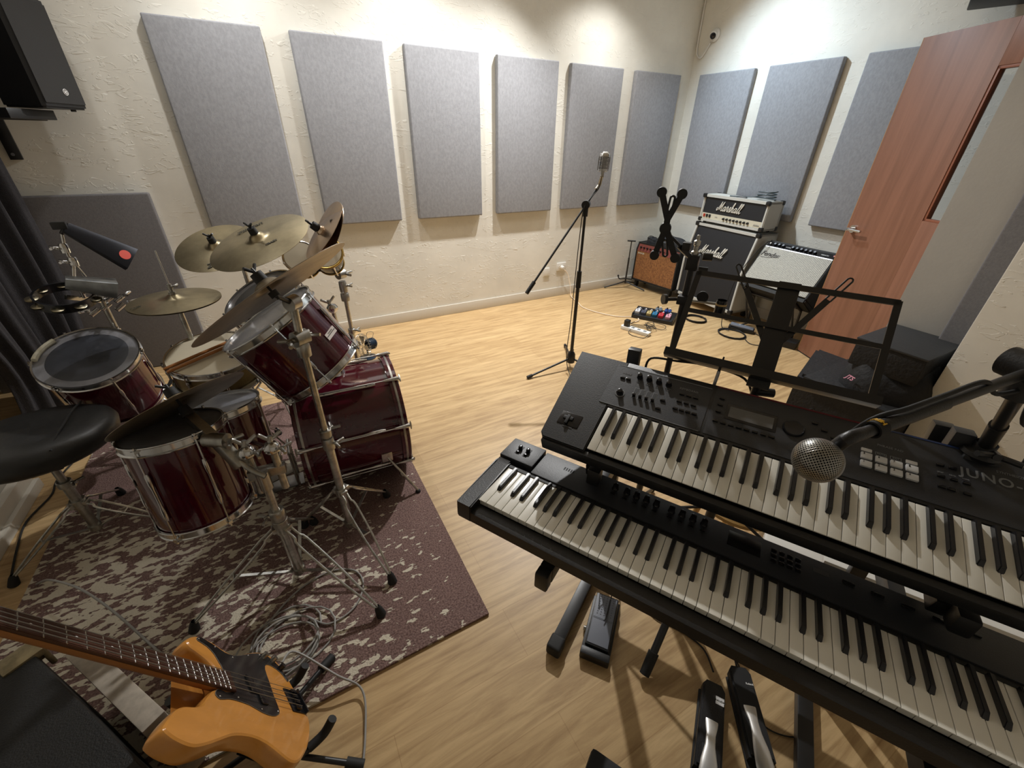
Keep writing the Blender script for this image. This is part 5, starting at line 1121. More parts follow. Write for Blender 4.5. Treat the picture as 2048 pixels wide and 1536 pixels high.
text('panel_lettering', 'Jubilee', .022, face_M(hp_(W2*.90, .008, .042), hr, V((0, 0, 1))), 'grey_print', cp, shear=.4); text('panel_lettering', 'SILVER', .010, face_M(hp_(.2, .008, .05), hr, V((0, 0, 1))), 'grey_print', cp)
obj('top_handle', MB().box(hp_(W2*.55, .05, H2+.006), (.10, .03, .012), HR, .004), 'steel', t)
pts = [hp_(.60+.085*math.cos(a_*.52)*(1+.1*math.sin(a_)), .10+.05*math.sin(a_*.52), H2+.008+.0018*a_) for a_ in range(0, 38, 1)] + [hp_(.5, .06, H2+.02), hp_(.38, .04, H2+.01), hp_(.28, .03, H2+.006)]
mat('cable_teal', (.06, .08, .09), .3); single('speaker_cable', MB().tube(pts, .005, 8, 2), 'cable_teal', 'coiled dark cable lying on top of the amplifier head', 'cable', hp_(.6, .1, H2), ang=60)
# brown combo
b0 = V((-.455, -.085, 0)); br_ = V((.108, -.994, 0)).normalized(); bn = V((br_.y, -br_.x, 0)); bn = bn if bn.x < 0 else -bn; BR = Matrix((br_, -bn, V((0, 0, 1)))).transposed()
def bb(x, y, z): return b0 + br_*x - bn*y + V((0, 0, z))
t = thing('wicker_combo_amplifier', 'brown wicker-fronted combo amplifier in the corner, black bag on top', 'amplifier', bb(.29, .13, 0))
Wb, Hb, Db = .585, .435, .27; zb = .085; Mb = TM(b0, Matrix((-bn, V((0, 0, 1)), br_)).transposed()); pf = [(0, zb), (0, zb+.36), (.03, zb+Hb), (Db, zb+Hb), (Db, zb)]
mat('wicker', srgb(164, 112, 66), .75, var=(60, .28), col2=srgb(118, 76, 42), bump=(240, .5)); mat('combo_panel', srgb(120, 60, 52), .4)
obj('shell', MB().prism(pf, 0, .018, Mb, .004).prism(pf, Wb-.018, Wb, Mb, .004).prism([(.03, zb+Hb-.016), (.03, zb+Hb), (Db, zb+Hb), (Db, zb+Hb-.016)], 0, Wb, Mb).prism([(0, zb), (0, zb+.018), (Db, zb+.018), (Db, zb)], 0, Wb, Mb).prism([(Db-.015, zb), (Db-.015, zb+Hb), (Db, zb+Hb), (Db, zb)], 0, Wb, Mb), 'tolex', t)
obj('grille_cloth', MB().prism([(.006, zb+.018), (.006, zb+.345), (.03, zb+.345), (.03, zb+.018)], .018, Wb-.018, Mb), 'wicker', t)
cp = obj('control_panel', MB().prism([(.004, zb+.345), (.030, zb+Hb-.016), (.05, zb+Hb-.016), (.05, zb+.345)], .018, Wb-.018, Mb), 'combo_panel', t)
for k in range(9): p0 = bb(.06+.045*k, .014, zb+.385); obj('control_knob', MB().cyl(p0, p0+bn*.016+V((0, 0, .005)), .011, .009, 14), 'black_gloss', cp)
text('logo', 'BOOGIE', .024, face_M(bb(.08, .004, zb+.32), br_, V((0, 0, 1))), 'gold_panel', t, bold=.0005)
for x in (.05, Wb-.05):
    for y in (.05, Db-.05): obj('caster', MB().cyl(bb(x-.01, y, .03), bb(x+.01, y, .03), .03, n=18).box(bb(x, y, .068), (.03, .045, .035), BR), 'rubber', t)
t = thing('gig_bag', 'crumpled black bag and headphones heap on top of the brown combo amplifier', 'bag', bb(.33, .14, zb+Hb))
mb = MB(); 
def heap(mb, M, lx, ly, h, seed, nx=18, ny=12):
    random.seed(seed); ph = [random.uniform(0, 6) for _ in range(6)]; rg = []
    for j in range(ny+1):
        v = j/ny; row = []
        for i in range(nx):
            a_ = 2*PI*i/nx; rr = math.cos(v*PI/2)**.45; wob = 1+.08*math.sin(3*a_+ph[0])+.05*math.sin(5*a_+ph[1]+3*v)
            row.append(mb.b.verts.new(M @ V((lx*rr*wob*math.cos(a_), ly*rr*wob*math.sin(a_), h*math.sin(v*PI/2)*(1+.16*math.sin(2*a_+ph[2])+.08*math.sin(7*a_+ph[3])*v*(1-v)*4)))))
        rg.append(row)
    return mb.loft(rg)
heap(mb, TM(bb(.36, .13, zb+Hb), BR), .20, .10, .10, 4); mat('bag_cloth', (.014, .015, .018), .8, bump=(60, .4)); obj('bag_body', mb, 'bag_cloth', t, ang=70)
obj('strap', MB().tube([bb(.10, .1, zb+Hb+.006), bb(.08, .08, zb+Hb+.05), bb(.14, .06, zb+Hb+.085), bb(.22, .08, zb+Hb+.06)], .004, 8, 5), 'rubber', t)
obj('lump', heap(MB(), TM(bb(.13, .11, zb+Hb), BR), .065, .05, .06, 9), 'bag_cloth', t, ang=70)
text('bag_lettering', 'WARWICK', .022, face_M(bb(.36, .032, zb+Hb+.052), br_, V((0, 0, 1))+bn*-.6), 'grey_print', t)
# white-handled bracket in front of the combo
single('chrome_handle', MB().tube([bb(.30, -.01, zb+.20), bb(.30, -.02, zb+.30), bb(.33, -.02, zb+.325), bb(.50, -.02, zb+.325), bb(.53, -.02, zb+.30), bb(.53, -.01, zb+.18)], .006, 10, 3), 'steel', 'metal handle bar across the front of the brown combo amplifier', 'handle', bb(.4, 0, zb+.2)) if False else None
# silver-grille combo leaning back on a stand
f0 = V((-.500, -1.492, .448)); fy, fp = -1.59, .60; fr_ = V((math.cos(fy), math.sin(fy), 0)); fb = V((-fr_.y, fr_.x, 0)); fb = fb if fb.x > 0 else -fb
fu = (V((0, 0, 1))*math.cos(fp)+fb*math.sin(fp)); fn = fr_.cross(fu)
if fn.x > 0: fn = -fn
def fpnt(x, y, z): return f0 + fr_*x + fu*z - fn*y
FR = Matrix((fr_, -fn, fu)).transposed(); Mf = TM(f0, Matrix((-fn, fu, fr_)).transposed())
t = thing('silver_combo_amplifier', 'combo amplifier with sparkling silver grille leaning back on a low stand by the door', 'amplifier', f0)
Wf, Hf, Df = .60, .43, .215; pf = [(0, 0), (0, .355), (.035, Hf), (Df, Hf), (Df, 0)]
obj('shell', MB().prism(pf, 0, .014, Mf, .004).prism(pf, Wf-.014, Wf, Mf, .004).prism([(.035, Hf-.014), (.035, Hf), (Df, Hf), (Df, Hf-.014)], 0, Wf, Mf, .003).prism([(0, -.03), (0, .0), (Df, .014), (Df, -.03)], 0, Wf, Mf, .008).prism([(Df-.012, 0), (Df-.012, Hf), (Df, Hf), (Df, 0)], 0, Wf, Mf), 'tolex', t)
m = stripes('silver_grille', srgb(186, 183, 170), srgb(104, 102, 94), 26, 'Y', .55); nt = m.node_tree; N = nt.nodes; L = nt.links
nz = N.new('ShaderNodeTexNoise'); nz.inputs['Scale'].default_value = 190; L.new(N['Texture Coordinate'].outputs['Object'], nz.inputs['Vector']); mr = N.new('ShaderNodeMapRange'); mr.inputs[1].default_value = .35; mr.inputs[2].default_value = .75; mr.inputs[3].default_value = .7; mr.inputs[4].default_value = 1.5; L.new(nz.outputs['Fac'], mr.inputs[0])
mx = N.new('ShaderNodeMix'); mx.data_type = 'RGBA'; mx.blend_type = 'MULTIPLY'; mx.inputs[0].default_value = 1; L.new(N['Color Ramp'].outputs[0], mx.inputs[6]); L.new(mr.outputs[0], mx.inputs[7]); L.new(mx.outputs[2], N['Principled BSDF'].inputs['Base Color'])
gc = obj('grille_cloth', MB().prism([(-.004, .012), (-.004, .35), (.02, .35), (.02, .012)], .014, Wf-.014, Mf), 'silver_grille', t)
cp = obj('control_panel', MB().prism([(.006, .357), (.034, Hf-.014), (.05, Hf-.014), (.05, .357)], .014, Wf-.014, Mf), 'black_gloss', t); obj('trim_strip', MB().prism([(-.006, .349), (-.006, .356), (.006, .356), (.006, .349)], .014, Wf-.014, Mf), 'steel', t)
mat('knob_grey', srgb(120, 124, 132), .3)
for x in (.075, .112, .149, .235, .272, .309, .346, .383, .42): p0 = fpnt(x, .02, .388); k_ = obj('control_knob', MB().cyl(p0, p0+fn*.016+fu*.004, .0135, .011, 18), 'black_gloss', cp); obj('knob_cap', MB().cyl(p0+fn*.016+fu*.004, p0+fn*.018+fu*.0045, .009, n=16), 'knob_grey', k_)
text('panel_lettering', 'VIBRATO', .015, face_M(fpnt(.50, .016, .386), fr_, fu-fn*.4), 'white_print', cp); text('panel_lettering', 'REVERB', .012, face_M(fpnt(.195, .016, .386), fr_, fu-fn*.4), 'white_print', cp)
obj('input_jack', MB().cyl(fpnt(.035, .02, .388), fpnt(.035, .0, .388), .007, n=12), 'chrome', cp)
text('logo', 'Fender', .060, face_M(fpnt(.10, -.0055, .285), fr_, fu), 'black_gloss', gc, ext=.002, shear=.35, spacing=.95); obj('logo_tail', MB().tube([fpnt(.03, -.0055, .25), fpnt(.10, -.0055, .255), fpnt(.19, -.0055, .275)], .0015, 6, 3), 'black_gloss', gc)
mb = MB(); pil = obj('pilot_light', MB().cyl(fpnt(.575, .02, .388), fpnt(.575, .0, .388), .006, n=12), 'rocker_red', cp)
t = thing('amplifier_stand', 'black tubular tilt stand under the silver-grille combo', 'amplifier stand', (-.36, -1.80, 0))
for x in (.08, .52):
    p1 = fpnt(x, .0, -.036); p2 = fpnt(x, Df, -.036); obj('side_frame', MB().tube([p1+fn*.02+fu*.03, p1+fn*.018-fu*.008, p2, V((p2.x+.02, p2.y, .02)), V((p1.x-.02, p1.y, .02))], .010, 10, 0).cyl(p1, V((p2.x+.0, p2.y, .06)), .009, n=10), 'black_metal', t)
obj('cross_tube', MB().cyl(fpnt(.08, .12, -.046), fpnt(.52, .12, -.046), .009, n=10), 'black_metal', t)
cable('black lead hanging from the input of the silver-grille combo to the floor', [fpnt(.035, -.015, .39), fpnt(.03, -.05, .36), fpnt(-.01, -.04, .25), fpnt(-.03, -.03, .0), (-.56, -1.46, .2), (-.60, -1.50, .02), (-.62, -1.60, .012)], .0035)
# small T stand by the corner
t = thing('small_t_stand', 'thin black stand with a T top beside the brown combo amplifier', 'stand', (-.575, -.14, 0))
hb_ = V((-.585, -.125, 0)); obj('pole', MB().cyl(hb_+V((0, 0, .06)), hb_+V((0, 0, .36)), .010, n=12).cyl(hb_+V((0, 0, .36)), hb_+V((.0, 0, .545)), .0065, n=10), 'black_metal', t)
obj('t_bar', MB().cyl(hb_+V((-.035, .03, .55)), hb_+V((.035, -.03, .55)), .0085, n=12), 'rubber', t)
for f in ((-.82, -.03, .012), (-.47, -.34, .012), (-.36, -.05, .012)): lg = obj('leg', MB().cyl(hb_+V((0, 0, .08)), f, .008, n=10), 'black_metal', t)
obj('yoke_arm', MB().tube([hb_+V((-.10, .03, .15)), hb_+V((-.09, .01, .12)), hb_+V((-.02, -.01, .12)), hb_+V((.05, -.05, .11))], .007, 8, 4).sph(hb_+V((-.10, .03, .155)), .012, 10), 'black_metal', t)

# pedalboard
pbM = TM((-1.00, -1.02, 0), RZ(-1.03)); t = thing('pedalboard', 'black slanted pedalboard on the floor in front of the tall cabinet', 'pedalboard', M=pbM)
obj('frame', MB().box((0, 0, .035), (.40, .22, .02), Matrix.Rotation(.13, 3, 'X'), .004).bx(-.2, .2, -.115, -.10, 0, .035, .003).bx(-.2, -.188, -.11, .11, 0, .05, .003).bx(.188, .2, -.11, .11, 0, .05, .003).bx(-.2, .2, .095, .11, 0, .055, .003), 'black_plastic', t, world=False)
cols = [((200, 200, 204), 'silver'), ((70, 74, 90), 'slate blue'), ((180, 160, 110), 'tan'), ((40, 110, 150), 'bright blue'), ((190, 50, 60), 'red'), ((205, 150, 165), 'pink'), ((90, 100, 110), 'grey'), ((30, 60, 120), 'navy blue')]
pos = [(-.16, -.035), (-.10, -.035), (-.045, -.035), (.01, -.035), (.07, -.035), (.14, -.035), (.02, .06), (.11, .065)]
for (c_, nm), (x, y) in zip(cols, pos):
    mat('pedal_'+nm.replace(' ', '_'), srgb(*c_), .35); M = pbM @ TM((x, y, .058+.13*y), Matrix.Rotation(.13, 3, 'X')); p_ = thing('effect_pedal', 'small %s effect pedal on the black pedalboard' % nm, 'effect pedal', M=M, group='effect pedals on the pedalboard')
    wd = .05 if y < 0 else .07; obj('case', MB().box((0, 0, 0), (wd*.92, .085 if y < 0 else .06, .034), None, .004), 'pedal_'+nm.replace(' ', '_'), p_, world=False)
    for kx in (-.013, .013): obj('knob', MB().cyl((kx, .022, .017), (kx, .022, .03), .007, n=10), 'black_gloss' if kx < 0 else 'white_print', p_, world=False)
    obj('foot_switch', MB().cyl((0, -.022, .017), (0, -.022, .027), .006, n=10), 'chrome', p_, world=False)
# power strip and leads
psM = TM((-1.425, -1.205, 0), RZ(-1.24)); t = thing('power_strip', 'white power strip on the wooden floor with black adapters plugged in', 'power strip', M=psM)
obj('case', MB().bx(-.14, .14, -.032, .032, 0, .035, .006), 'white_plastic', t, world=False)
for k in range(4): obj('socket', MB().box((-.09+.06*k, 0, .0352), (.03, .03, .001), None), 'grey_print', t, world=False)
single('power_adapter', MB().box(psM @ V((-.095, .0, .065)), (.045, .05, .06), RZ(-1.24), .006), 'black_plastic', 'black plug adapter standing on the white power strip', 'adapter', psM @ V((-.095, 0, .036)))
mat('cord_white', srgb(232, 214, 190), .5)
cable('white mains lead from the wall socket across the floor to the power strip', [(-1.445, -.05, .30), (-1.40, -.06, .24), (-1.385, -.10, .12), (-1.39, -.14, .02), (-1.42, -.30, .006), (-1.47, -.46, .006), (-1.44, -.62, .006), (-1.36, -.78, .006), (-1.28, -.86, .006), (-1.16, -.93, .006), (-1.22, -1.02, .006), (-1.42, -1.02, .006), (-1.45, -1.08, .014)], .0048, 'cord_white')
random.seed(11)
pts = [(-1.42, -1.17, .09)]+[(-1.33+.09*math.sin(k*1.3)+.012*k, -1.15+.10*math.cos(k*1.9)-.006*k, .008+.01*(k % 3)) for k in range(15)]+[(-1.12, -1.12, .02)]
cable('tangle of thin black adapter leads between the power strip and pedalboard', pts, .0028, sm=6)
cable('thin black lead curling in front of the white power strip', [psM @ V((-.02, 0, .04)), psM @ V((-.04, -.06, .01)), psM @ V((.02, -.10, .004)), psM @ V((.12, -.08, .004)), psM @ V((.14, -.03, .02))], .0028)
def coil(label, c, rx, ry, n, r=.0045, m='rubber'):
    pts = []
    for k in range(n*16): a_ = 2*PI*k/16; q = 1-.04*math.sin(k*.31); pts.append((c[0]+rx*q*math.cos(a_), c[1]+ry*q*math.sin(a_), .006+.0045*(k//16)+.001*math.sin(k)))
    return single('coiled_cable', MB().tube(pts, r, 7, 1), m, label, 'cable', (c[0], c[1], 0), group='coiled cables by the amplifiers', ang=60)
coil('neat ring of black cable on the floor under the left side of the music desk', (-.66, -1.25), .095, .10, 4); coil('wider loose coil of black cable on the floor right of the neat ring', (-.66, -1.66), .11, .12, 3)
cable('single black cable loop lying below the wider coil near the music stand', [(-.55, -1.62, .01), (-.56, -1.72, .006), (-.64, -1.78, .006), (-.70, -1.88, .006), (-.62, -1.96, .006), (-.50, -1.90, .006), (-.46, -1.80, .006), (-.45, -1.7, .01)], .0035)
t = thing('volume_pedal', 'black treadle pedal with silver lettering lying in the loose cable coil', 'pedal', (-.50, -1.64, 0)); obj('base', MB().box((-.50, -1.64, .022), (.085, .22, .03), RZ(.5), .005), 'black_plastic', t); obj('treadle', MB().box((-.50, -1.64, .045), (.075, .20, .014), RZ(.5) @ Matrix.Rotation(.08, 3, 'X'), .004), 'grip_rubber', t)
text('pedal_lettering', 'BOSS', .022, TM((-.51, -1.60, .054), RZ(-.9)), 'white_print', t)
t = thing('foot_switch_box', 'small black box behind the music stand centre plate, at the foot of the door', 'switch box', (-.44, -2.0, 0)); obj('box', MB().box((-.44, -2.02, .03), (.12, .20, .06), RZ(.3), .006), 'black_plastic', t); obj('button', MB().cyl((-.44, -2.02, .06), (-.44, -2.02, .07), .012, n=14), 'chrome_dull', t)
# microphone stand with the chrome microphone
t = thing('boom_microphone_stand', 'tall black boom microphone stand in the middle of the floor', 'microphone stand', (-2.384, -1.497, 0))
b_ = V((-2.384, -1.497, 0)); z = lambda h: b_+V((0, 0, h))
obj('lower_tube', MB().cyl(z(.08), z(.72), .0125, n=16), 'black_metal', t); obj('upper_tube', MB().cyl(z(.70), z(1.16), .0088, n=14), 'black_metal', t)
obj('collar', MB().cyl(z(.64), z(.755), .0185, .0165, 18), 'black_plastic', t)
obj('hub', MB().lathe(z(.05), (0, 0, 1), [(.0005, 0), (.03, .0), (.034, .02), (.03, .07), (.018, .09), (.0005, .09)], 20), 'black_plastic', t)
obj('leg_screw', MB().cyl(z(.10)+V((.02, .015, 0)), z(.14)+V((.035, .03, .0)), .009, n=10), 'chrome_dull', t)
for f in ((-2.762, -1.497, .014), (-2.22, -1.81, .014), (-2.20, -1.17, .014)):
    f = V(f); lg = obj('leg', MB().cyl(z(.085)+(f-z(.085)).normalized()*.02, f, .0078, n=12), 'black_metal', t); d = (f-z(.085)).normalized(); obj('rubber_foot', MB().cyl(f-d*.03, f+d*.012, .0125, n=12), 'rubber', lg)
c_ = z(1.18); tl = V((-2.866, -1.60, .70)); dr = (c_-tl).normalized(); he = c_+dr*.155
cl = obj('clutch', MB().cyl(c_+V((-.018, -.018, 0)), c_+V((.018, .018, 0)), .026, n=22).cyl(z(1.11), c_, .017, n=16), 'black_plastic', t)
ba = obj('boom_arm', MB().cyl(tl, he, .0068, n=14), 'black_metal', t); obj('counter_grip', MB().cyl(tl-dr*.002, tl+dr*.085, .0125, n=16), 'rubber', ba)
mcx = V((-2.284, -1.506, 1.417)); sx = he+(mcx-he)*.10
t2 = thing('chrome_microphone', 'vintage-style ribbed chrome microphone on the boom stand', 'microphone', mcx)
ud = V((.12, .08, 1)).normalized(); ff = V((-.62, -.75, 0)); ff = (ff-ud*ff.dot(ud)).normalized(); ss = ud.cross(ff); MR = Matrix((ss, ff, ud)).transposed()
mat('dark_slot', (.03, .03, .03), .5)
rg = []; mb = MB()
for h, s in ((-.048, .72), (-.044, .88), (-.03, .97), (0, 1), (.02, .99), (.036, .93), (.047, .78), (.054, .55), (.058, .25), (.059, .02)):
    rg.append([mb.b.verts.new(mcx+MR @ V((.030*s*math.copysign(abs(math.cos(a_))**.75, math.cos(a_)), .029*s*math.copysign(abs(math.sin(a_))**.75, math.sin(a_)), h))) for a_ in [2*PI*k/32 for k in range(32)]])
mb.loft(rg); obj('body', mb, 'dark_slot', t2, label='dark core behind the chrome ribs')
def rib_ring(h0, h1, s, e=.0015):
    mb = MB(); P = []
    for h in (h0, h1): P.append([mb.b.verts.new(mcx+MR @ V(((.030*s+e)*math.copysign(abs(math.cos(a_))**.75, math.cos(a_)), (.029*s+e)*math.copysign(abs(math.sin(a_))**.75, math.sin(a_)), h))) for a_ in [2*PI*k/32 for k in range(32)]])
    return mb.loft(P)
for k in range(9): obj('rib', rib_ring(-.040+.0075*k, -.0365+.0075*k, .985), 'chrome', t2)
mb = MB(); rg = []
for h, s in ((.028, .99), (.036, .95), (.047, .80), (.054, .57), (.0585, .27), (.0598, .02)): rg.append([mb.b.verts.new(mcx+MR @ V(((.030*s+.002)*math.copysign(abs(math.cos(a_))**.75, math.cos(a_)), (.029*s+.002)*math.copysign(abs(math.sin(a_))**.75, math.sin(a_)), h))) for a_ in [2*PI*k/32 for k in range(32)]])
mb.loft(rg); obj('cap', mb, 'chrome', t2, ang=60)
mb = MB()
for x in (-.012, -.004, .004, .012): mb.tube([mcx+MR @ V((x, .0315, -.04)), mcx+MR @ V((x, .032, 0)), mcx+MR @ V((x, .0315, .03)), mcx+MR @ V((x, .026, .046)), mcx+MR @ V((x, .012, .059))], .0014, 6, 3)
for s in (-1, 1): mb.tube([mcx+MR @ V((s*.0325, 0, -.045)), mcx+MR @ V((s*.034, 0, 0)), mcx+MR @ V((s*.033, 0, .03)), mcx+MR @ V((s*.026, 0, .05))], .003, 8, 3)
obj('front_bars', mb, 'chrome', t2); obj('base_band', rib_ring(-.050, -.040, .9, .003), 'chrome', t2)
obj('swivel', MB().cyl(mcx-ud*.048, mcx-ud*.075, .012, .010, 16).sph(mcx-ud*.075, .012, 14).cyl(mcx-ud*.075, he, .0095, .0115, 16).cyl(he-dr*.035, he+dr*.002, .0115, n=16), 'chrome_dull', t2)
cable('thin black cable hanging down the boom microphone stand to the floor', [mcx-ud*.07+V((-.01, -.01, -.01)), he+V((-.02, -.02, -.02)), he-dr*.08+V((-.015, -.01, -.01)), c_+V((-.03, -.02, -.02)), z(1.0)+V((-.035, -.01, 0)), z(.7)+V((-.04, -.01, 0)), z(.4)+V((-.035, 0, 0)), z(.12)+V((-.06, -.02, 0)), (-2.47, -1.62, .006), (-2.55, -1.85, .005), (-2.62, -2.05, .005), (-2.55, -2.15, .005), (-2.46, -2.05, .005), (-2.40, -1.95, .005)], .003)

# ---------------------------------------------------------------- right-hand cases, wall things
mat('cover_cloth', (.007, .007, .008), .75, bump=(40, .5)); mat('cover_grey', (.022, .022, .023), .7, bump=(90, .2))
t = thing('covered_case', 'large low black cloth-covered case beside the door and partition wall', 'case', (-1.25, -2.95, 0))
mb = MB(); A = [(-1.50, -2.66), (-1.0, -2.50), (-.985, -3.2), (-1.50, -3.2)]
mb.prism(A, 0, .30, None, .02); obj('body', mb, 'cover_cloth', t)
mb = MB(); mb.bx(-1.52, -1.0, -3.2, -2.70, .285, .305, .008); obj('lid', mb, 'cover_cloth', t)
t = thing('speaker_box', 'black box with a grey top stacked on the covered case against the partition wall', 'case', (-1.21, -3.0, .45))
obj('body', MB().bx(-1.42, -.99, -3.16, -2.84, .44, .595, .01), 'cover_cloth', t); obj('top_cover', MB().bx(-1.425, -.985, -3.165, -2.835, .588, .602, .006), 'cover_grey', t, label='dark grey top panel')
t = thing('cloth_bag', 'slumped black cloth bag with a small pink logo between the two stacked cases', 'bag', (-1.30, -2.98, .305))
mb = MB(); heap(mb, TM((-1.245, -3.02, .305), RZ(-.1)), .24, .20, .20, 21, 30, 10); obj('bag_body', mb, 'cover_cloth', t, ang=70)
mat('pink_print', srgb(200, 130, 150), .5); text('logo', 'JTS', .034, face_M((-1.475, -2.905, .385), (-.35, -.93, 0), (.45, -.15, .9)), 'pink_print', t, bold=.0008, shear=.3)
cable('loop of thin cable standing up behind the upper keyboard beside the covered case', [(-1.75, -2.75, .005), (-1.70, -2.80, .10), (-1.62, -2.84, .17), (-1.55, -2.84, .14), (-1.54, -2.80, .02), (-1.58, -2.70, .005)], .0035, 'rubber')
# under the keyboards: white table, stool, heater
t = thing('white_table', 'low white table seen in the gap between the two keyboards', 'table', (-2.5, -3.8, 0))
mb = MB(); q0 = V((-2.885, -3.515, .40)); obj('table_top', MB().box(q0+KX*.36+KY*.18, (.74, .40, .022), KR, .003), 'white_plastic', t)
for x, y in ((.03, .03), (.70, .03), (.03, .35), (.70, .35)): obj('leg', MB().box(q0+KX*x+KY*y+V((0, 0, -.205)), (.03, .03, .39), KR), 'white_plastic', t)
t = thing('wooden_stool', 'round pale wooden stool between the keyboards, seen beyond the lower keyboard', 'stool', (-2.86, -3.12, 0)); wood_grain('stool_wood', srgb(214, 176, 112), srgb(190, 150, 90), .45, 0)
sc0 = V((-2.80, -3.17, .30)); obj('seat', MB().lathe(sc0, (0, 0, 1), [(.0005, 0), (.15, 0), (.16, .008), (.16, .022), (.15, .03), (.0005, .03)], 40), 'stool_wood', t)
for k in range(4): d = V((math.cos(k*PI/2+.5), math.sin(k*PI/2+.5), 0)); obj('leg', MB().cyl(sc0+d*.11, V((sc0.x, sc0.y, 0))+d*.15, .012, n=12), 'stool_wood', t)
t = thing('fan_heater', 'white slotted appliance between the stool and the low white table', 'heater', (-2.74, -3.36, 0))
hc_ = V((-2.80, -3.40, .0)); obj('case', MB().box(hc_+V((0, 0, .16)), (.20, .14, .32), KR, .012), 'white_plastic', t); mb = MB()
for k in range(9): mb.box(hc_+KX*(-.07+.0165*k)+V((0, 0, .3203)), (.006, .05, .002), KR)
g_ = obj('slots', mb, 'slot_black', t); g_['kind'] = 'stuff'
single('black_speaker', MB().box(V((-2.78, -3.56, .19))+KX*-.05, (.10, .14, .38), KR, .01), 'black_plastic', 'narrow black box between the white appliance and the low white table', 'box', (-2.78, -3.56, 0)) if False else None
# wall speaker with bracket
mat('speaker_grille', (.020, .020, .021), .6, bump=(700, .5))
t = thing('wall_speaker', 'black loudspeaker on a wall bracket at the top left corner', 'speaker', (-5.1, -.2, 1.64))
A_ = V((-4.935, -.115, 0)); B_ = V((-5.053, -.355, 0)); sr = (A_-B_).normalized(); sn2 = V((sr.y, -sr.x, 0)); sn2 = sn2 if sn2.x > 0 else -sn2
SM = Matrix((sr, V((0, 0, 1)), sn2)).transposed(); wd = (A_-B_).length
def sq(x, y, z): return B_+sr*x+sn2*y+V((0, 0, z))       # y out of the grille
Mz = TM(B_, Matrix((sr, sn2*-1, V((0, 0, 1)))).transposed() if False else Matrix((sr, sn2, V((0, 0, 1)))).transposed())
P = [(.012, 0), (wd-.012, 0), (wd, -.015), (wd, -.10), (wd-.07, -.20), (.045, -.23), (0, -.20), (0, -.015)]
obj('cabinet', MB().prism(P, 1.635, 2.11, Mz, .008), 'black_plastic', t)
gr = obj('grille', MB().prism([(.012, -.004), (wd-.012, -.004), (wd-.012, .006), (.012, .006)], 1.655, 2.09, Mz, .004), 'speaker_grille', t)
lc = sq(.155, .0075, 1.712); lm = face_M(lc, sr, V((0, 0, 1))); mb = MB().torus(lc, sn2, .0135, .0016, 32, 6)
for k in range(3):
    a_ = k*PI/3+PI/2; d = sr*math.cos(a_)+V((0, 0, 1))*math.sin(a_); mb.cyl(lc-d*.010, lc+d*.010, .0013, n=6)
    for s in (-1, 1): mb.tube([lc+d*s*.004+sr*.0, lc+d*s*.010], .0022, 6)
obj('emblem', mb, 'white_print', t, label='silver ring emblem with crossed tuning forks'); obj('foot', MB().box(sq(.2, -.03, 1.631), (.02, .015, .012), RZ(.5)), 'rubber', t)
obj('bracket_arm', MB().box(sq(.02, -.12, 1.605), (.26, .05, .045), RZ(math.atan2(sr.y, sr.x)+PI/2*0), .003).box((-5.28, -.10, 1.60), (.28, .04, .04), RZ(.35), .003), 'black_metal', t)
wp = obj('wall_plate', MB().box((-5.37, -.008, 1.52), (.055, .014, .27), None, .003), 'black_metal', t); obj('bolt', MB().cyl((-5.375, -.012, 1.412), (-5.375, -.02, 1.412), .008, n=12).cyl((-5.375, -.012, 1.62), (-5.375, -.02, 1.62), .008, n=12), 'steel', wp)
# speaker at the top right edge
t = thing('high_speaker', 'dark speaker corner poking in at the very top right, above the door', 'speaker', (-.12, -2.30, 2.27))
Rr = RZ(.35) @ Matrix.Rotation(.18, 3, 'Y'); obj('cabinet', MB().box((-.145, -2.315, 2.47), (.22, .26, .40), Rr, .01), 'black_plastic', t); obj('bracket_arm', MB().box((-.03, -2.31, 2.45), (.06, .05, .05)), 'black_metal', t)
# curtain
mat('curtain_cloth', srgb(48, 47, 51), .9, var=(90, .15), bump=(200, .3)); mb = MB(); rows = []
nu, nz_ = 90, 26
for j in range(nz_+1):
    v = j/nz_; zz = .02+2.55*v; row = []
    for i in range(nu+1):
        u = i/nu; bx_ = -5.42-.27*u; by_ = -.12-.60*u
        am = .035+.012*math.sin(3*v+u*5); ph = u*2*PI*5.5+.35*math.sin(4*v+2*u); off = am*math.sin(ph)+.012*math.sin(2.3*ph+1)
        pin = 1-.18*math.exp(-((v-.12)/.10)**2); cx_ = -5.55; cy_ = -.42
        x = cx_+(bx_-cx_)*pin+off*.9; y = cy_+(by_-cy_)*pin-off*.4
        row.append(V((x, y, zz)))
    rows.append(row)
fr_v = [[mb.b.verts.new(p) for p in r] for r in rows]; bk_v = [[mb.b.verts.new(p+V((-.004, .002, 0))) for p in r] for r in rows]
for g_ in (fr_v, bk_v):
    for j in range(nz_):
        for i in range(nu): mb.b.faces.new((g_[j][i], g_[j][i+1], g_[j+1][i+1], g_[j+1][i]))
for j in range(nz_):
    for i in (0, nu): mb.b.faces.new((fr_v[j][i], fr_v[j+1][i], bk_v[j+1][i], bk_v[j][i]))
for i in range(nu):
    for j in (0, nz_): mb.b.faces.new((fr_v[j][i], fr_v[j][i+1], bk_v[j][i+1], bk_v[j][i]))
single('curtain', mb, 'curtain_cloth', 'dark grey pleated curtain hanging at the left edge behind the drums', 'curtain', (-5.55, -.42, 0), ang=80)
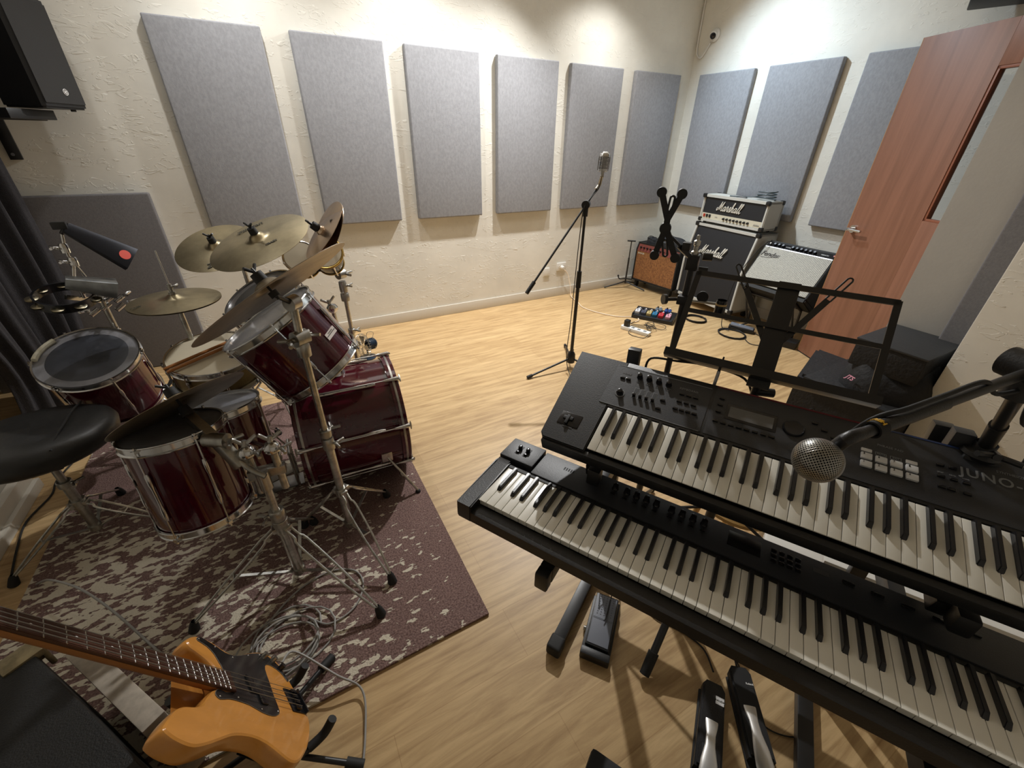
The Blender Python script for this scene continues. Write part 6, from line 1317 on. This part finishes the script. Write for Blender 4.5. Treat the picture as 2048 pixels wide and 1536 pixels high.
# sockets
def socket(x, zc, label, w_=.085, plug=False, gang=1):
    t = thing('wall_socket', label, 'socket', (x, -.002, zc)); obj('plate', MB().box((x, -.007, zc), (w_, .014, .085), None, .004), 'white_plastic', t)
    for k in range(gang): obj('socket_face', MB().cyl((x+(k-(gang-1)/2)*.04, -.014, zc), (x+(k-(gang-1)/2)*.04, -.017, zc), .018, n=24), 'skirting', t)
    if plug: obj('plug', MB().lathe((x+.0, -.014, zc-.005), (0, -1, 0), [(.019, 0), (.019, .03), (.012, .04), (.0005, .041)], 22), 'white_plastic', t)
    return t
socket(-1.655, .292, 'plain white wall box on the back wall, left of the double socket', .075, False, 0); socket(-1.465, .330, 'white wall socket with a round plug in it, low on the back wall', .12, True, 2)
# dome camera and its conduit
t = thing('security_camera', 'small white dome security camera high on the right wall by the corner', 'camera', (-.005, -.20, 2.43))
cc = V((-.004, -.215, 2.425)); ca = V((-1, 0, 0)); obj('base', MB().lathe(cc, ca, [(.0005, 0), (.052, 0), (.052, .012), (.044, .022), (.0005, .022)], 36), 'white_plastic', t); ha = V((-.75, -.45, -.42)).normalized(); hc2 = cc+V((-.028, 0, 0))
obj('ball', MB().lathe(hc2-ha*.02, ha, [(.0005, -.01), (.02, -.006), (.033, .012), (.035, .03), (.028, .045), (.0265, .046)], 32), 'white_plastic', t); obj('lens', MB().lathe(hc2-ha*.02, ha, [(.027, .0455), (.020, .050), (.0005, .052)], 28), 'black_gloss', t)
cable('white conduit cable looping down the corner and up to the dome camera', [(-.012, -.02, 2.98), (-.012, -.022, 2.5), (-.012, -.03, 2.33), (-.012, -.06, 2.275), (-.012, -.10, 2.265), (-.012, -.14, 2.31), (-.012, -.18, 2.37)], .007, 'white_plastic')
# track and lamps
t = thing('lighting_track', 'white ceiling track carrying the spotlights along the back wall', 'lighting track', (-2.6, -.50, H)); obj('rail', MB().box((-2.7, -.50, H-.012), (4.9, .036, .022), None, .003), 'white_plastic', t)
mat('lamp_glow', (1, .95, .85), .5, emit=((1, .95, .86), 14))
for k, (p, q_, e_, c_) in enumerate(LAMPS):
    p = V(p); d = (V(q_)-p).normalized(); wh = ['added at far left to brighten the wall there', 'above the drum kit', 'above the third wall panel', 'above the room centre', 'left of the corner', 'in the corner'][k]
    t = thing('ceiling_spotlight', 'white track spotlight ' + wh, 'spotlight', p, group='spotlights on the ceiling track'); obj('stem', MB().cyl((p.x, -.50, H-.02), p-d*.07+V((0, 0, .01)), .008, n=10), 'white_plastic', t)
    obj('housing', MB().lathe(p-d*.09, d, [(.0005, 0), (.030, .003), (.036, .02), (.040, .075), (.037, .075), (.033, .03), (.0005, .028)], 28), 'white_plastic', t)
    obj('lamp_lens', MB().lathe(p-d*.058, d, [(.032, 0), (.0005, .002)], 24), 'lamp_glow', t)
# crinkled plastic bag behind the door glass
t = thing('plastic_bag', 'clear crinkled plastic bag seen through the bottom of the door glass', 'bag', (-.60, -2.73, 1.20))
mat('crinkle', (.75, .75, .75), .12, .6, bump=(45, 1.)); bc = dp(.635, T+.055, 1.235); mb = MB().sph(bc, .05, 24, (.9, .6, 1.3)); obj('bag_body', mb, 'crinkle', t); obj('cord', MB().cyl(bc+V((0, 0, .05)), dp(.635, T+.02, 1.95), .0015, n=6), 'white_plastic', t)
